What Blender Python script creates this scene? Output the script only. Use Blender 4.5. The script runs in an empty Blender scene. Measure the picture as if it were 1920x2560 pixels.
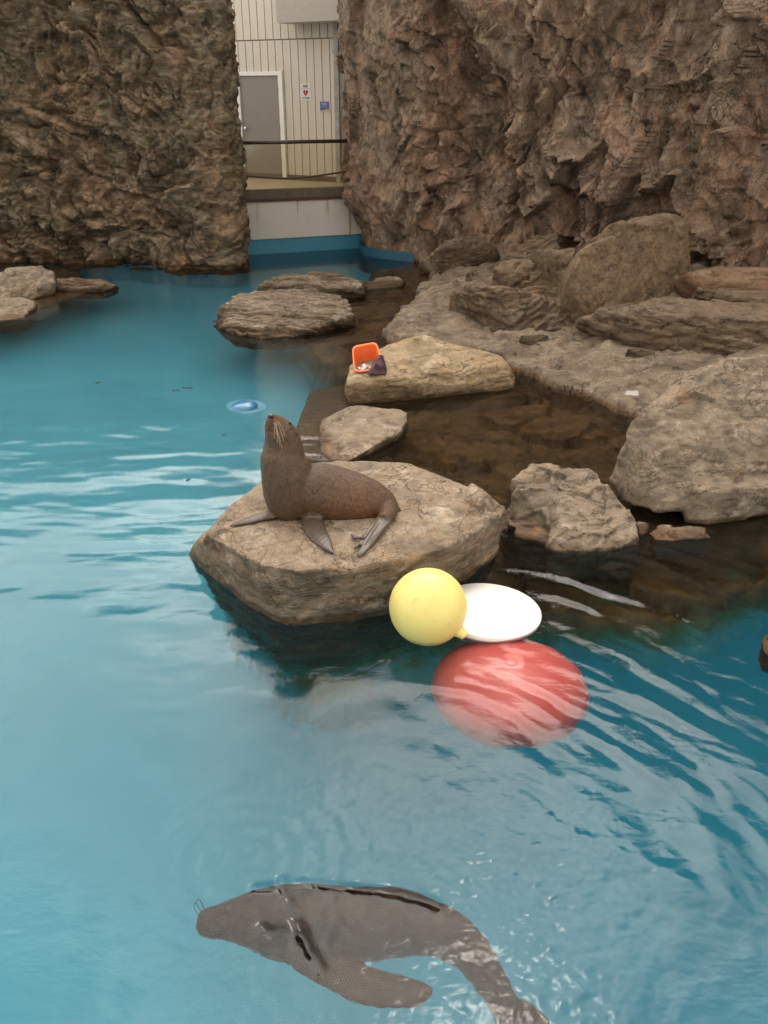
import bpy, bmesh, math, random
import numpy as np
from mathutils import Vector, Matrix
from mathutils.bvhtree import BVHTree
R = math.radians
random.seed(4)
sc = bpy.context.scene
COL = sc.collection

# ------------------------------------------------------------------ camera
CAMH, PITCH, F = 2.5, 26.0, 2150.0            # eye height over the water, tilt down, focal length in photo pixels
cam = bpy.data.objects.new('camera', bpy.data.cameras.new('camera'))
COL.objects.link(cam)
cam.location = (0, 0, CAMH)
cam.rotation_euler = (R(90 - PITCH), 0, 0)
cam.data.sensor_fit = 'VERTICAL'
cam.data.sensor_height = 24
cam.data.lens = 24 * F / 2560
cam.data.clip_start = 0.05
cam.data.clip_end = 500
sc.camera = cam

# ------------------------------------------------------------------ sky, sun, exposure
SUN_EL, SUN_AZ = 61.0, 12.0                    # azimuth measured from +Y towards +X
sun_dir = Vector((math.sin(R(SUN_AZ)) * math.cos(R(SUN_EL)), math.cos(R(SUN_AZ)) * math.cos(R(SUN_EL)), math.sin(R(SUN_EL))))
world = bpy.data.worlds.new('World')
sc.world = world
world.use_nodes = True
wt = world.node_tree
wt.nodes.clear()
def WN(t, **k):
    n = wt.nodes.new(t)
    for a, v in k.items(): setattr(n, a, v)
    return n
def wl(a, b): wt.links.new(a, b)
wo = WN('ShaderNodeOutputWorld'); bg = WN('ShaderNodeBackground'); wl(bg.outputs[0], wo.inputs[0])
sky = WN('ShaderNodeTexSky', sky_type='NISHITA', sun_disc=False)
sky.sun_elevation = R(SUN_EL); sky.sun_rotation = R(SUN_AZ); sky.air_density = 1.5; sky.dust_density = 3
tc = WN('ShaderNodeTexCoord')
dp = WN('ShaderNodeVectorMath', operation='DOT_PRODUCT'); wl(tc.outputs['Generated'], dp.inputs[0]); dp.inputs[1].default_value = sun_dir
LE = 29.0                                       # the brightest broad part of the cloud deck stands lower than the sun
dl = WN('ShaderNodeVectorMath', operation='DOT_PRODUCT'); wl(tc.outputs['Generated'], dl.inputs[0]); dl.inputs[1].default_value = (math.sin(R(4)) * math.cos(R(LE)), math.cos(R(4)) * math.cos(R(LE)), math.sin(R(LE)))
mxl = WN('ShaderNodeMath', operation='MAXIMUM'); wl(dl.outputs['Value'], mxl.inputs[0]); mxl.inputs[1].default_value = 0
mx = WN('ShaderNodeMath', operation='MAXIMUM'); wl(dp.outputs['Value'], mx.inputs[0]); mx.inputs[1].default_value = 0
pw = WN('ShaderNodeMath', operation='POWER'); wl(mxl.outputs[0], pw.inputs[0]); pw.inputs[1].default_value = 6.0
gl = WN('ShaderNodeMath', operation='MULTIPLY_ADD'); wl(pw.outputs[0], gl.inputs[0]); gl.inputs[1].default_value = 52; gl.inputs[2].default_value = 17
nz = WN('ShaderNodeTexNoise'); nz.inputs['Scale'].default_value = 3.4; nz.inputs['Detail'].default_value = 5; nz.inputs['Roughness'].default_value = .5; nz.inputs['Distortion'].default_value = .4
wl(tc.outputs['Generated'], nz.inputs['Vector'])
mr = WN('ShaderNodeMapRange'); wl(nz.outputs['Fac'], mr.inputs[0])
mr.inputs[1].default_value = .36; mr.inputs[2].default_value = .64; mr.inputs[3].default_value = .42; mr.inputs[4].default_value = 1.4
ml = WN('ShaderNodeMath', operation='MULTIPLY'); wl(gl.outputs[0], ml.inputs[0]); wl(mr.outputs[0], ml.inputs[1])
p2 = WN('ShaderNodeMath', operation='POWER'); wl(mx.outputs[0], p2.inputs[0]); p2.inputs[1].default_value = 650      # the sun as a bright patch behind thin cloud
ml2 = WN('ShaderNodeMath', operation='MULTIPLY_ADD'); wl(p2.outputs[0], ml2.inputs[0]); ml2.inputs[1].default_value = 300; wl(ml.outputs[0], ml2.inputs[2]); ml = ml2
cc = WN('ShaderNodeVectorMath', operation='SCALE'); cc.inputs[0].default_value = (1.0, .93, .84); wl(ml.outputs[0], cc.inputs['Scale'])
mxs = WN('ShaderNodeMix', data_type='RGBA'); mxs.inputs[0].default_value = .9
wl(sky.outputs[0], mxs.inputs[6]); wl(cc.outputs[0], mxs.inputs[7]); wl(mxs.outputs[2], bg.inputs[0])
bg.inputs[1].default_value = 0.1
sun = bpy.data.objects.new('sun', bpy.data.lights.new('sun', 'SUN'))
COL.objects.link(sun)
sun.data.energy = .6; sun.data.angle = R(44); sun.data.color = (1, .95, .87)
sun.rotation_euler = sun_dir.to_track_quat('Z', 'Y').to_euler()
sun.location = sun_dir * 30
sc.view_settings.view_transform = 'Standard'; sc.view_settings.look = 'None'
sc.view_settings.gamma = 1; sc.view_settings.exposure = 0.36
sc.render.engine = 'CYCLES'
cy = sc.cycles
cy.use_denoising = True
cy.max_bounces = 9; cy.diffuse_bounces = 3; cy.glossy_bounces = 3; cy.transmission_bounces = 7; cy.transparent_max_bounces = 8
cy.caustics_reflective = False; cy.caustics_refractive = True; cy.sample_clamp_indirect = 6

# ------------------------------------------------------------------ pixel -> world helpers (photo pixels, 1920 x 2560)
CP, SP = math.cos(R(PITCH)), math.sin(R(PITCH))
EYE = Vector((0, 0, CAMH))
def ray(px, py):
    x, y = (px - 960) / F, (1280 - py) / F
    return Vector((x, CP + y * SP, -SP + y * CP))
def P(px, py, z=0.0):
    d = ray(px, py); return EYE + d * ((z - CAMH) / d.z)
def PY(px, py, Y):
    d = ray(px, py); return EYE + d * (Y / d.y)
def ppm(p):                                     # photo pixels per metre at a point
    return F / (p.y * CP + (CAMH - p.z) * SP)

# ------------------------------------------------------------------ numpy noise
M32 = np.uint64(0xffffffff)
def ihash(ix, iy, iz, seed):
    h = (ix.astype(np.int64).astype(np.uint64) * np.uint64(73856093)) ^ (iy.astype(np.int64).astype(np.uint64) * np.uint64(19349663)) ^ (iz.astype(np.int64).astype(np.uint64) * np.uint64(83492791)) ^ np.uint64(seed * 2654435761 & 0xffffffff)
    h &= M32
    for s, m in ((16, 0x45d9f3b), (15, 0x2c1b3c6d), (16, 0x297a2d39)):
        h ^= h >> np.uint64(s); h = (h * np.uint64(m)) & M32
    return h ^ (h >> np.uint64(15))
def rnd(h, k):
    h = (h ^ np.uint64(k * 0x9E3779B1 & 0xffffffff)) * np.uint64(0x85ebca6b) & M32
    h ^= h >> np.uint64(13); h = (h * np.uint64(0xc2b2ae35)) & M32; h ^= h >> np.uint64(16)
    return (h & np.uint64(0xffffff)).astype(np.float64) / 0xffffff
def gn(p, seed=0):
    i = np.floor(p); f = p - i; u = f * f * f * (f * (f * 6 - 15) + 10)
    out = 0
    for c in range(8):
        o = np.array([c & 1, c >> 1 & 1, c >> 2 & 1])
        h = ihash(i[:, 0] + o[0], i[:, 1] + o[1], i[:, 2] + o[2], seed)
        g = np.stack([rnd(h, 1), rnd(h, 2), rnd(h, 3)], 1) * 2 - 1
        w = np.prod(np.where(o == 1, u, 1 - u), axis=1)
        out = out + w * ((f - o) * g).sum(1)
    return out * 1.5
def fbm(p, octs=4, seed=0, gain=.5, ridge=False):
    a, t, s = 1.0, 0, 0
    for k in range(octs):
        n = gn(p * 2.03 ** k + k * 17.3, seed + k)
        if ridge: n = 1 - 2 * np.abs(n) * 1.6
        s = s + a * n; t += a; a *= gain
    return s / t
def cells(p, seed=0, jit=.9):
    i = np.floor(p)
    best = np.full(len(p), 1e9); sec = best.copy(); bh = np.zeros(len(p), np.uint64); bd = np.zeros_like(p)
    for a in (-1, 0, 1):
        for b in (-1, 0, 1):
            for c in (-1, 0, 1):
                j = i + (a, b, c)
                h = ihash(j[:, 0], j[:, 1], j[:, 2], seed)
                q = j + .5 + jit * (np.stack([rnd(h, 1), rnd(h, 2), rnd(h, 3)], 1) - .5)
                d = p - q; dd = (d * d).sum(1); m = dd < best
                sec = np.where(m, best, np.minimum(sec, dd))
                best = np.where(m, dd, best); bh = np.where(m, h, bh); bd[m] = d[m]
    return np.sqrt(best), np.sqrt(sec), bh, bd
def facet(p, seed=0, tilt=.9, groove=0.0):
    d1, d2, h, d = cells(p, seed)
    t = np.stack([rnd(h, 5), rnd(h, 6), rnd(h, 7)], 1) * 2 - 1
    return (rnd(h, 4) - .5) + tilt * (d * t).sum(1) - groove * sstep(.14, 0, d2 - d1)
def sstep(a, b, x):
    t = np.clip((x - a) / (b - a), 0, 1); return t * t * (3 - 2 * t)
def rotm(ax, ay, az):
    from mathutils import Euler
    return np.array(Euler((R(ax), R(ay), R(az))).to_matrix())

# ------------------------------------------------------------------ scene helpers
def tag(o, label=None, cat=None, group=None, kind=None):
    if label: o['label'] = label
    if cat: o['category'] = cat
    if group: o['group'] = group
    if kind: o['kind'] = kind
    return o
def link(name, me, mat=None, parent=None, smooth=True):
    o = bpy.data.objects.new(name, me); COL.objects.link(o)
    if mat is not None: me.materials.append(mat)
    if smooth: me.shade_smooth()
    if parent is not None:
        o.parent = parent; o.matrix_parent_inverse = parent.matrix_world.inverted()
    return o
def thing(name, loc, label, cat, group=None):
    o = bpy.data.objects.new(name, None); COL.objects.link(o); o.location = loc; o.empty_display_size = .1
    o.matrix_world = Matrix.Translation(loc)
    return tag(o, label, cat, group)
def setorigin(o):                                # origin to the base centre of a mesh built in world coordinates
    me = o.data; n = len(me.vertices); co = np.empty(n * 3); me.vertices.foreach_get('co', co); co = co.reshape(-1, 3)
    c = np.array([co[:, 0].mean(), co[:, 1].mean(), co[:, 2].min()])
    me.vertices.foreach_set('co', (co - c).ravel()); me.update(); o.location = c
def mesh_from(verts, faces, name='m'):
    me = bpy.data.meshes.new(name); me.from_pydata([tuple(v) for v in verts], [], faces); me.update(); return me
def grid_mesh(V, nu, nv, name='g', flip=False):  # V (nu*nv,3), index = i*nv+j
    me = bpy.data.meshes.new(name)
    i, j = np.meshgrid(np.arange(nu - 1), np.arange(nv - 1), indexing='ij'); a = (i * nv + j).ravel()
    q = np.stack([a, a + nv, a + nv + 1, a + 1], 1)
    if flip: q = q[:, ::-1]
    me.vertices.add(len(V)); me.vertices.foreach_set('co', V.astype(np.float32).ravel())
    me.loops.add(q.size); me.loops.foreach_set('vertex_index', q.astype(np.int32).ravel())
    me.polygons.add(len(q)); me.polygons.foreach_set('loop_start', (np.arange(len(q)) * 4).astype(np.int32))
    me.polygons.foreach_set('loop_total', np.full(len(q), 4, np.int32))
    me.update(calc_edges=True); return me
def co_of(me):
    a = np.empty(len(me.vertices) * 3); me.vertices.foreach_get('co', a); return a.reshape(-1, 3)
def no_of(me):
    a = np.empty(len(me.vertices) * 3); me.vertices.foreach_get('normal', a); return a.reshape(-1, 3)
def set_co(me, co):
    me.vertices.foreach_set('co', co.ravel()); me.update()
def lap(me, it, f=.5):
    e = np.empty(len(me.edges) * 2, np.int32); me.edges.foreach_get('vertices', e); e = e.reshape(-1, 2)
    co = co_of(me); n = len(co); cnt = np.bincount(e.ravel(), minlength=n).clip(1)[:, None]
    for _ in range(it):
        s = np.stack([np.bincount(e[:, 0], co[e[:, 1], k], n) + np.bincount(e[:, 1], co[e[:, 0], k], n) for k in range(3)], 1)
        co = co + f * (s / cnt - co)
    set_co(me, co)
def remesh(me, vox):
    o = bpy.data.objects.new('tmp', me); COL.objects.link(o)
    m = o.modifiers.new('r', 'REMESH'); m.mode = 'VOXEL'; m.voxel_size = vox; m.use_smooth_shade = True
    dg = bpy.context.evaluated_depsgraph_get(); dg.update()
    r = bpy.data.meshes.new_from_object(o.evaluated_get(dg))
    bpy.data.objects.remove(o); bpy.data.meshes.remove(me); return r
def bm_hull(bm, pts):
    vs = [bm.verts.new(p) for p in pts]
    r = bmesh.ops.convex_hull(bm, input=vs)
    bmesh.ops.delete(bm, geom=[g for g in set(r['geom_interior'] + r['geom_unused']) if isinstance(g, bmesh.types.BMVert)], context='VERTS')
def bm_mesh(bm, name='m'):
    bmesh.ops.recalc_face_normals(bm, faces=bm.faces)
    me = bpy.data.meshes.new(name); bm.to_mesh(me); bm.free(); return me
def bm_box(bm, c, s, rot=None):
    vs = []
    for x in (-.5, .5):
        for y in (-.5, .5):
            for z in (-.5, .5):
                v = Vector((x * s[0], y * s[1], z * s[2]))
                if rot is not None: v = rot @ v
                vs.append(bm.verts.new(Vector(c) + v))
    for f in ((0, 1, 3, 2), (4, 6, 7, 5), (0, 4, 5, 1), (2, 3, 7, 6), (0, 2, 6, 4), (1, 5, 7, 3)):
        bm.faces.new([vs[k] for k in f])
def bm_quad_slab(bm, a, b, c, d, off):           # prism from quad a b c d extruded by off
    q = [Vector(v) for v in (a, b, c, d)]; w = [v + Vector(off) for v in q]
    vs = [bm.verts.new(v) for v in q + w]
    for f in ((0, 1, 2, 3), (7, 6, 5, 4), (0, 4, 5, 1), (1, 5, 6, 2), (2, 6, 7, 3), (3, 7, 4, 0)):
        bm.faces.new([vs[k] for k in f])
def bm_tube(bm, pts, rad, n=12, sec=None, cap=True):  # sec: list of (side vector, width factor) for flattened sections
    pts = [Vector(p) for p in pts]; m = len(pts)
    if not hasattr(rad, '__len__'): rad = [rad] * m
    rings = []; up0 = None
    for i, p in enumerate(pts):
        t = (pts[min(i + 1, m - 1)] - pts[max(i - 1, 0)]).normalized()
        if up0 is None: up0 = t.orthogonal().normalized()
        a = (up0 - t * up0.dot(t)).normalized(); b = t.cross(a); up0 = a
        ra = rb = rad[i]
        if sec is not None:
            s, k = sec; s = Vector(s); a = (s - t * s.dot(t)).normalized(); b = t.cross(a); ra, rb = rad[i], rad[i] * (k[i] if hasattr(k, '__len__') else k)
        rings.append([bm.verts.new(p + a * ra * math.cos(2 * math.pi * j / n) + b * rb * math.sin(2 * math.pi * j / n)) for j in range(n)])
    for r0, r1 in zip(rings, rings[1:]):
        for j in range(n): bm.faces.new((r0[j], r0[(j + 1) % n], r1[(j + 1) % n], r1[j]))
    if cap: bm.faces.new(rings[0][::-1]); bm.faces.new(rings[-1])
def catmull(pts, k=6):
    P_ = [np.array(p, float) for p in pts]; out = []
    for i in range(len(P_) - 1):
        a, b, c, d = P_[max(i - 1, 0)], P_[i], P_[i + 1], P_[min(i + 2, len(P_) - 1)]
        for j in range(k):
            t = j / k; out.append(.5 * (2 * b + (c - a) * t + (2 * a - 5 * b + 4 * c - d) * t * t + (3 * b - a - 3 * c + d) * t ** 3))
    out.append(P_[-1]); return np.array(out)
def revolve(prof, n=48):
    V, Fc = [], []
    for r, z in prof:
        for j in range(n): V.append((r * math.cos(2 * math.pi * j / n), r * math.sin(2 * math.pi * j / n), z))
    for i in range(len(prof) - 1):
        for j in range(n): Fc.append((i * n + j, i * n + (j + 1) % n, (i + 1) * n + (j + 1) % n, (i + 1) * n + j))
    Fc.append(tuple(range(n))[::-1]); Fc.append(tuple((len(prof) - 1) * n + j for j in range(n)))
    return mesh_from(V, Fc)

# ------------------------------------------------------------------ materials
class NT:
    def __init__(s, name):
        s.m = bpy.data.materials.new(name); s.m.use_nodes = True; s.t = s.m.node_tree; s.t.nodes.clear()
        s.o = s.n('ShaderNodeOutputMaterial'); s.geo = s.n('ShaderNodeNewGeometry'); s.tc = s.n('ShaderNodeTexCoord')
        s.pos = s.geo.outputs['Position']
    def n(s, t, **k):
        x = s.t.nodes.new(t)
        for a, v in k.items(): setattr(x, a, v)
        return x
    def l(s, a, b): s.t.links.new(a, b)
    def inp(s, node, key, v):
        if v is None: return
        if hasattr(v, 'is_linked') or hasattr(v, 'links'): s.l(v, node.inputs[key])
        else: node.inputs[key].default_value = v
    def mapp(s, vec, rot=(0, 0, 0), scale=(1, 1, 1)):
        m = s.n('ShaderNodeMapping'); s.l(vec, m.inputs[0]); m.inputs['Rotation'].default_value = [R(a) for a in rot]; m.inputs['Scale'].default_value = scale
        return m.outputs[0]
    def noise(s, sc_, det=4, rough=.55, dist=0, vec=None):
        x = s.n('ShaderNodeTexNoise'); s.l(vec or s.pos, x.inputs['Vector'])
        x.inputs['Scale'].default_value = sc_; x.inputs['Detail'].default_value = det; x.inputs['Roughness'].default_value = rough; x.inputs['Distortion'].default_value = dist
        return x.outputs['Fac']
    def vor(s, sc_, vec=None, feature='F1', out='Distance'):
        x = s.n('ShaderNodeTexVoronoi', feature=feature); s.l(vec or s.pos, x.inputs['Vector']); x.inputs['Scale'].default_value = sc_
        return x.outputs[out]
    def rng(s, v, a, b, c=0, d=1, smooth=False):
        x = s.n('ShaderNodeMapRange'); s.inp(x, 0, v)
        if smooth: x.interpolation_type = 'SMOOTHSTEP'
        for k, q in zip((1, 2, 3, 4), (a, b, c, d)): x.inputs[k].default_value = q
        return x.outputs[0]
    def math(s, op, a, b=None, c=None):
        x = s.n('ShaderNodeMath', operation=op); s.inp(x, 0, a); s.inp(x, 1, b); s.inp(x, 2, c); return x.outputs[0]
    def mix(s, f, a, b, mode='MIX'):
        x = s.n('ShaderNodeMix', data_type='RGBA', blend_type=mode); s.inp(x, 0, f); s.inp(x, 6, c4(a)); s.inp(x, 7, c4(b)); return x.outputs[2]
    def ramp(s, v, stops):
        x = s.n('ShaderNodeValToRGB'); s.inp(x, 0, v); e = x.color_ramp.elements
        while len(e) < len(stops): e.new(.5)
        for k, (p, c) in enumerate(stops): e[k].position = p; e[k].color = c4(c)
        return x.outputs[0]
    def bump(s, h, dist, strength=1.0, normal=None):
        x = s.n('ShaderNodeBump'); s.inp(x, 'Height', h); x.inputs['Distance'].default_value = dist; x.inputs['Strength'].default_value = strength
        if normal is not None: s.l(normal, x.inputs['Normal'])
        return x.outputs[0]
    def sepz(s):
        x = s.n('ShaderNodeSeparateXYZ'); s.l(s.pos, x.inputs[0]); return x.outputs
    def bsdf(s, color, rough=.7, normal=None, **k):
        b = s.n('ShaderNodeBsdfPrincipled'); s.inp(b, 'Base Color', c4(color)); s.inp(b, 'Roughness', rough)
        if normal is not None: s.l(normal, b.inputs['Normal'])
        for a, v in k.items(): s.inp(b, a.replace('_', ' '), v)
        s.l(b.outputs[0], s.o.inputs[0]); return b
def c4(c):
    return (c[0], c[1], c[2], 1) if isinstance(c, (tuple, list)) and len(c) == 3 else c
def scl(c, k): return tuple(x * k for x in c)

def rock_mat(name, cols, rot=(0, 0, 0), stretch=(1, 1, 3), scale=1.0, wet=True, pale=(.42, .38, .31), palek=.62, rust=.5, guano=0.0, bumpk=1.0, wetz=.035, white=None, paintz=None, wetc=(.46, .35, .22), tint=0.0, satk=1.0, whitec=(.68, .65, .6), top=.30, dark=.80):
    t = NT(name)
    def sat(c, k=1.38, g=1.0):
        l = .3 * c[0] + .6 * c[1] + .1 * c[2]; return tuple(max(.004, (l + (x - l) * k) * g * w) for x, w in zip(c, (1.05, .98, .93)))
    cols = [sat(cols[0], 1.35 * satk, .62 * dark), sat(cols[1], 1.4 * satk, .95 * dark), sat(cols[2], 1.35 * satk, 1.15 * dark), sat(cols[3], 1.5 * satk, 1.0 * dark)]; pale = sat(pale, 1.3)
    st = t.mapp(t.pos, rot, stretch)
    big = t.noise(2.2 * scale, 5, .6, .6, st)
    col = t.ramp(big, [(.28, cols[0]), (.44, cols[1]), (.56, cols[2]), (.72, cols[3])])
    med = t.noise(9 * scale, 6, .68, .3, st)
    col = t.mix(t.rng(med, .35, .7, 0, .75), col, t.ramp(t.noise(5 * scale, 3, .5, .5), [(.35, cols[1]), (.5, cols[0]), (.65, cols[3])]))
    fine = t.noise(60 * scale, 5, .75, 0, st)
    col = t.mix(1.0, col, t.ramp(fine, [(.3, (.42, .40, .38)), (.48, (.92, .92, .92)), (.70, (1.6, 1.56, 1.45))]), 'MULTIPLY')
    # worn pale mineral skin
    pl = t.rng(t.noise(3.1 * scale, 7, .7, .2, t.mapp(t.pos, (20, 30, 10), (1, 1, 1.6))), palek, palek + .1)
    col = t.mix(t.math('MULTIPLY', pl, .6), col, pale)
    # upward faces painted paler, light from above put into the colour
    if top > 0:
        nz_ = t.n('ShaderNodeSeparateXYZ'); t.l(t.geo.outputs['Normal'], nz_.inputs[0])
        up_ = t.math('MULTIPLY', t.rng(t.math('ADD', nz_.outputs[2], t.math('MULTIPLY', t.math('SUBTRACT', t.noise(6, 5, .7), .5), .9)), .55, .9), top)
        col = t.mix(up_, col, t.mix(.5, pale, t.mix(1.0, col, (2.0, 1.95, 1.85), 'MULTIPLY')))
    # iron stains
    rs = t.rng(t.noise(2.4 * scale, 6, .7, 1.0, t.mapp(t.pos, (70, 10, 40), (1, 1.5, 1))), .56, .68)
    col = t.mix(t.math('MULTIPLY', rs, rust), col, (.30, .155, .06))
    # thin dark cracks
    cr = t.vor(3.2 * scale, t.mapp(t.pos, rot, tuple(a * 1.0 for a in stretch)), 'DISTANCE_TO_EDGE')
    ck = t.rng(t.math('ADD', cr, t.math('MULTIPLY', t.noise(14 * scale, 4, .6), .08)), .035, .055, 1, 0)
    ck = t.math('MULTIPLY', ck, t.rng(t.noise(1.7, 2), .5, .6))
    col = t.mix(t.math('MULTIPLY', ck, .22), col, (.05, .04, .03))
    if tint > 0:                                  # broad zones of rust, olive and grey stone
        z1 = t.rng(t.noise(.75, 4, .6, .8, t.mapp(t.pos, (0, 25, 0), (1.3, 1, .8))), .44, .60)
        z2 = t.rng(t.noise(.9, 4, .6, .8, t.mapp(t.pos, (40, 5, 30), (1, 1, .7))), .48, .62)
        col = t.mix(t.math('MULTIPLY', z1, tint), col, t.mix(1.0, col, (1.32, .86, .66), 'MULTIPLY'))
        col = t.mix(t.math('MULTIPLY', z2, tint), col, t.mix(1.0, col, (1.05, 1.16, 1.12), 'MULTIPLY'))
    if guano > 0:
        g = t.rng(t.noise(3.4, 5, .75, .8, t.mapp(t.pos, (10, 5, 15), (1, 1, .62))), guano, guano + .035)
        col = t.mix(g, col, (.62, .6, .54))
    if white is not None:
        for (wx, wy, wz, wr) in white:
            d = t.n('ShaderNodeVectorMath', operation='DISTANCE'); t.l(t.pos, d.inputs[0]); d.inputs[1].default_value = (wx, wy, wz)
            dd = t.math('ADD', t.math('DIVIDE', d.outputs['Value'], wr), t.math('MULTIPLY', t.noise(13, 4, .7), 1.4))
            col = t.mix(t.rng(dd, 1.45, 1.55, 1, 0), col, whitec)
    # hairline fissures along the bedding
    ln = t.noise(1.9 * scale, 5, .62, .5, t.mapp(t.pos, rot, (stretch[0], stretch[1], stretch[2] * 1.6)))
    fi = t.rng(t.math('ABSOLUTE', t.math('SUBTRACT', ln, .5)), .0, .011, 1, 0)
    fi = t.math('MULTIPLY', fi, t.rng(t.noise(2.7, 3), .42, .55))
    col = t.mix(t.math('MULTIPLY', fi, .5), col, (.035, .024, .014))
    rough = .78
    if wet:
        z = t.sepz()[2]
        zz = t.math('ADD', z, t.math('MULTIPLY', t.math('SUBTRACT', t.noise(4, 4, .6), .5), .08))
        w = t.rng(zz, wetz - .012, wetz + .012, 1, 0)
        col = t.mix(w, col, t.mix(1.0, col, wetc, 'MULTIPLY'))
        al = t.rng(zz, wetz - .03, wetz - .0, 0, 1)
        rough = t.rng(w, 0, 1, .78, .32)
        if paintz is not None:
            zp = t.math('ADD', z, t.math('MULTIPLY', t.math('SUBTRACT', t.noise(3, 5, .65), .5), .35))
            col = t.mix(t.rng(zp, paintz + .10, paintz + .22, 1, 0), col, (.07, .12, .06))
            col = t.mix(t.rng(zp, paintz - .05, paintz + .08, 1, 0), col, (.08, .26, .29))
    h = t.math('ADD', t.math('MULTIPLY', med, .6), t.math('MULTIPLY', fine, .22))
    h = t.math('SUBTRACT', h, t.math('ADD', t.math('MULTIPLY', ck, .15), t.math('MULTIPLY', fi, .35)))
    t.bsdf(col, rough, t.bump(h, .06 * bumpk / scale), Specular_IOR_Level=.35)
    return t.m

def plain(name, col, rough=.5, var=.12, sc_=12, bump=0, **k):
    t = NT(name)
    v = t.noise(sc_, 5, .6)
    c = t.mix(1.0, col, t.ramp(v, [(.3, (1 - var,) * 3), (.7, (1 + var,) * 3)]), 'MULTIPLY')
    t.bsdf(c, rough, t.bump(t.noise(sc_ * 6, 4), bump) if bump else None, **k); return t.m

# ------------------------------------------------------------------ plan of the place
def pl_(pts, z=0.0): return [tuple(P(x, y, z)[:2]) for x, y in pts]
RC_PATH = [(9.5, 15.5), (4, 16.6), (1, 17.0), (-.1, 16.9), (-.52, 16.6), (-.50, 16.1), tuple(P(905, 640)[:2]), tuple(P(1030, 657)[:2]), tuple(P(1250, 634, .3)[:2]), tuple(P(1500, 625, .5)[:2]), tuple(P(1720, 655, .55)[:2]), tuple(P(1930, 690, .6)[:2]), (7.5, 8.6), (9.5, 7.0)]
LC_PATH = [(-11, 14.9), tuple(P(-150, 652)[:2]), tuple(P(150, 652)[:2]), tuple(P(380, 664)[:2]), tuple(P(520, 672)[:2]), tuple(P(603, 669)[:2]), (-2.41, 14.9), (-2.50, 15.35), (-3.2, 15.55), (-5, 15.9), (-11, 16.6)]
def resample(path, step):
    c = catmull([(x, y, 0) for x, y in path], 12)[:, :2]
    d = np.r_[0, np.cumsum(np.hypot(*np.diff(c, axis=0).T))]
    s = np.linspace(0, d[-1], int(d[-1] / step) + 1)
    return np.stack([np.interp(s, d, c[:, 0]), np.interp(s, d, c[:, 1])], 1)

def cliff(name, path, ztop, step, seed, mat, sign, disp, zbot=-.35, ztop2=None):
    c = resample(path, step); t = np.gradient(c, axis=0); t /= np.linalg.norm(t, axis=1)[:, None]
    nrm = np.stack([t[:, 1], -t[:, 0]], 1) * sign
    k = 15; ker = np.ones(2 * k + 1) / (2 * k + 1)
    nrm = np.stack([np.convolve(np.pad(nrm[:, a], k, 'edge'), ker, 'valid') for a in (0, 1)], 1); nrm /= np.linalg.norm(nrm, axis=1)[:, None]
    zs = np.r_[np.arange(zbot, min(4.1, ztop), step), np.arange(4.1, ztop, step * 3), [ztop + .05 * q for q in range(1, 5)]]
    nu, nv = len(c), len(zs)
    B = np.zeros((nu, nv, 3)); B[:, :, 0] = c[:, None, 0]; B[:, :, 1] = c[:, None, 1]; B[:, :, 2] = zs[None]
    N = np.zeros((nu, nv, 3)); N[:, :, :2] = nrm[:, None]
    if ztop2 is not None:
        zz_ = B[:, :, 2]; lim = ztop + (ztop2 - ztop) * sstep(-.5, 5.5, c[:, 0])[:, None]; B[:, :, 2] = np.where(zz_ > 4, 4 + (zz_ - 4) * (lim - 4) / (ztop - 4), zz_)
    p = B.reshape(-1, 3); n = N.reshape(-1, 3)
    dn, dz, dt = disp(p, seed)
    T = np.zeros((nu, nv, 3)); T[:, :, :2] = t[:, None]; T = T.reshape(-1, 3)
    q = p + n * dn[:, None] + T * dt[:, None]; q[:, 2] += dz
    q = q.reshape(nu, nv, 3)
    for r in range(4): q[:, -4 + r, :] += -N[:, 0, :] * .12 * (r + 1) ** 1.3
    me = grid_mesh(q.reshape(-1, 3), nu, nv, name, flip=(sign > 0))
    o = link(name, me, mat); setorigin(o); return o

def disp_right(p, seed):
    w = np.stack([fbm(p * .9 + 5, 3, seed + 1), fbm(p * .9 + 31, 3, seed + 2), fbm(p * .9 + 57, 3, seed + 3)], 1)
    q = p + w * .26
    big = fbm(p * (.75, .75, .45), 4, seed + 9) * 1.0
    ta = rotm(0, -28, 18)                       # plates lean up to the left or right in turn
    A = q @ ta.T * (1.7, 1.2, .5)
    f1 = facet(A, seed + 11, 1.2, .25) * .32
    ph = rotm(12, 24, -10)
    Bq = (q + w * .12) @ ph.T * (4.6, 3.0, 1.1)
    f2 = facet(Bq, seed + 12, 1.3, .35) * .13
    C = (q + w * .15) @ rotm(10, -34, 20).T * (12, 7.0, 3.2)
    f3 = facet(C, seed + 13, 1.2, .3) * .045
    D = q @ rotm(5, 30, 50).T * (22, 17, 9)
    f4 = facet(D, seed + 14, 1.2) * .013
    fb = fbm(q * 6, 5, seed + 20, .55) * .06
    foot = sstep(1.0, .1, p[:, 2]) * sstep(2.6, .8, p[:, 0])
    edge = sstep(.75, -.2, p[:, 0])
    big = big + fbm(q * (1.9, 1.9, .42) + 3, 3, seed + 33, ridge=True) * .20
    d = (big + (f1 + f2 + f3 * .9 + f4) * (1 - .65 * foot)) * (1 - .68 * edge) + fb + foot * .25 - edge * .06
    return d, (fbm(q * 2.3, 3, seed + 30) * .08 + f2 * .12) * (1 - .6 * edge), (fbm(q * 2.3 + 9, 3, seed + 31) * .06 + f3 * .1) * (1 - .7 * edge)

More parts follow.
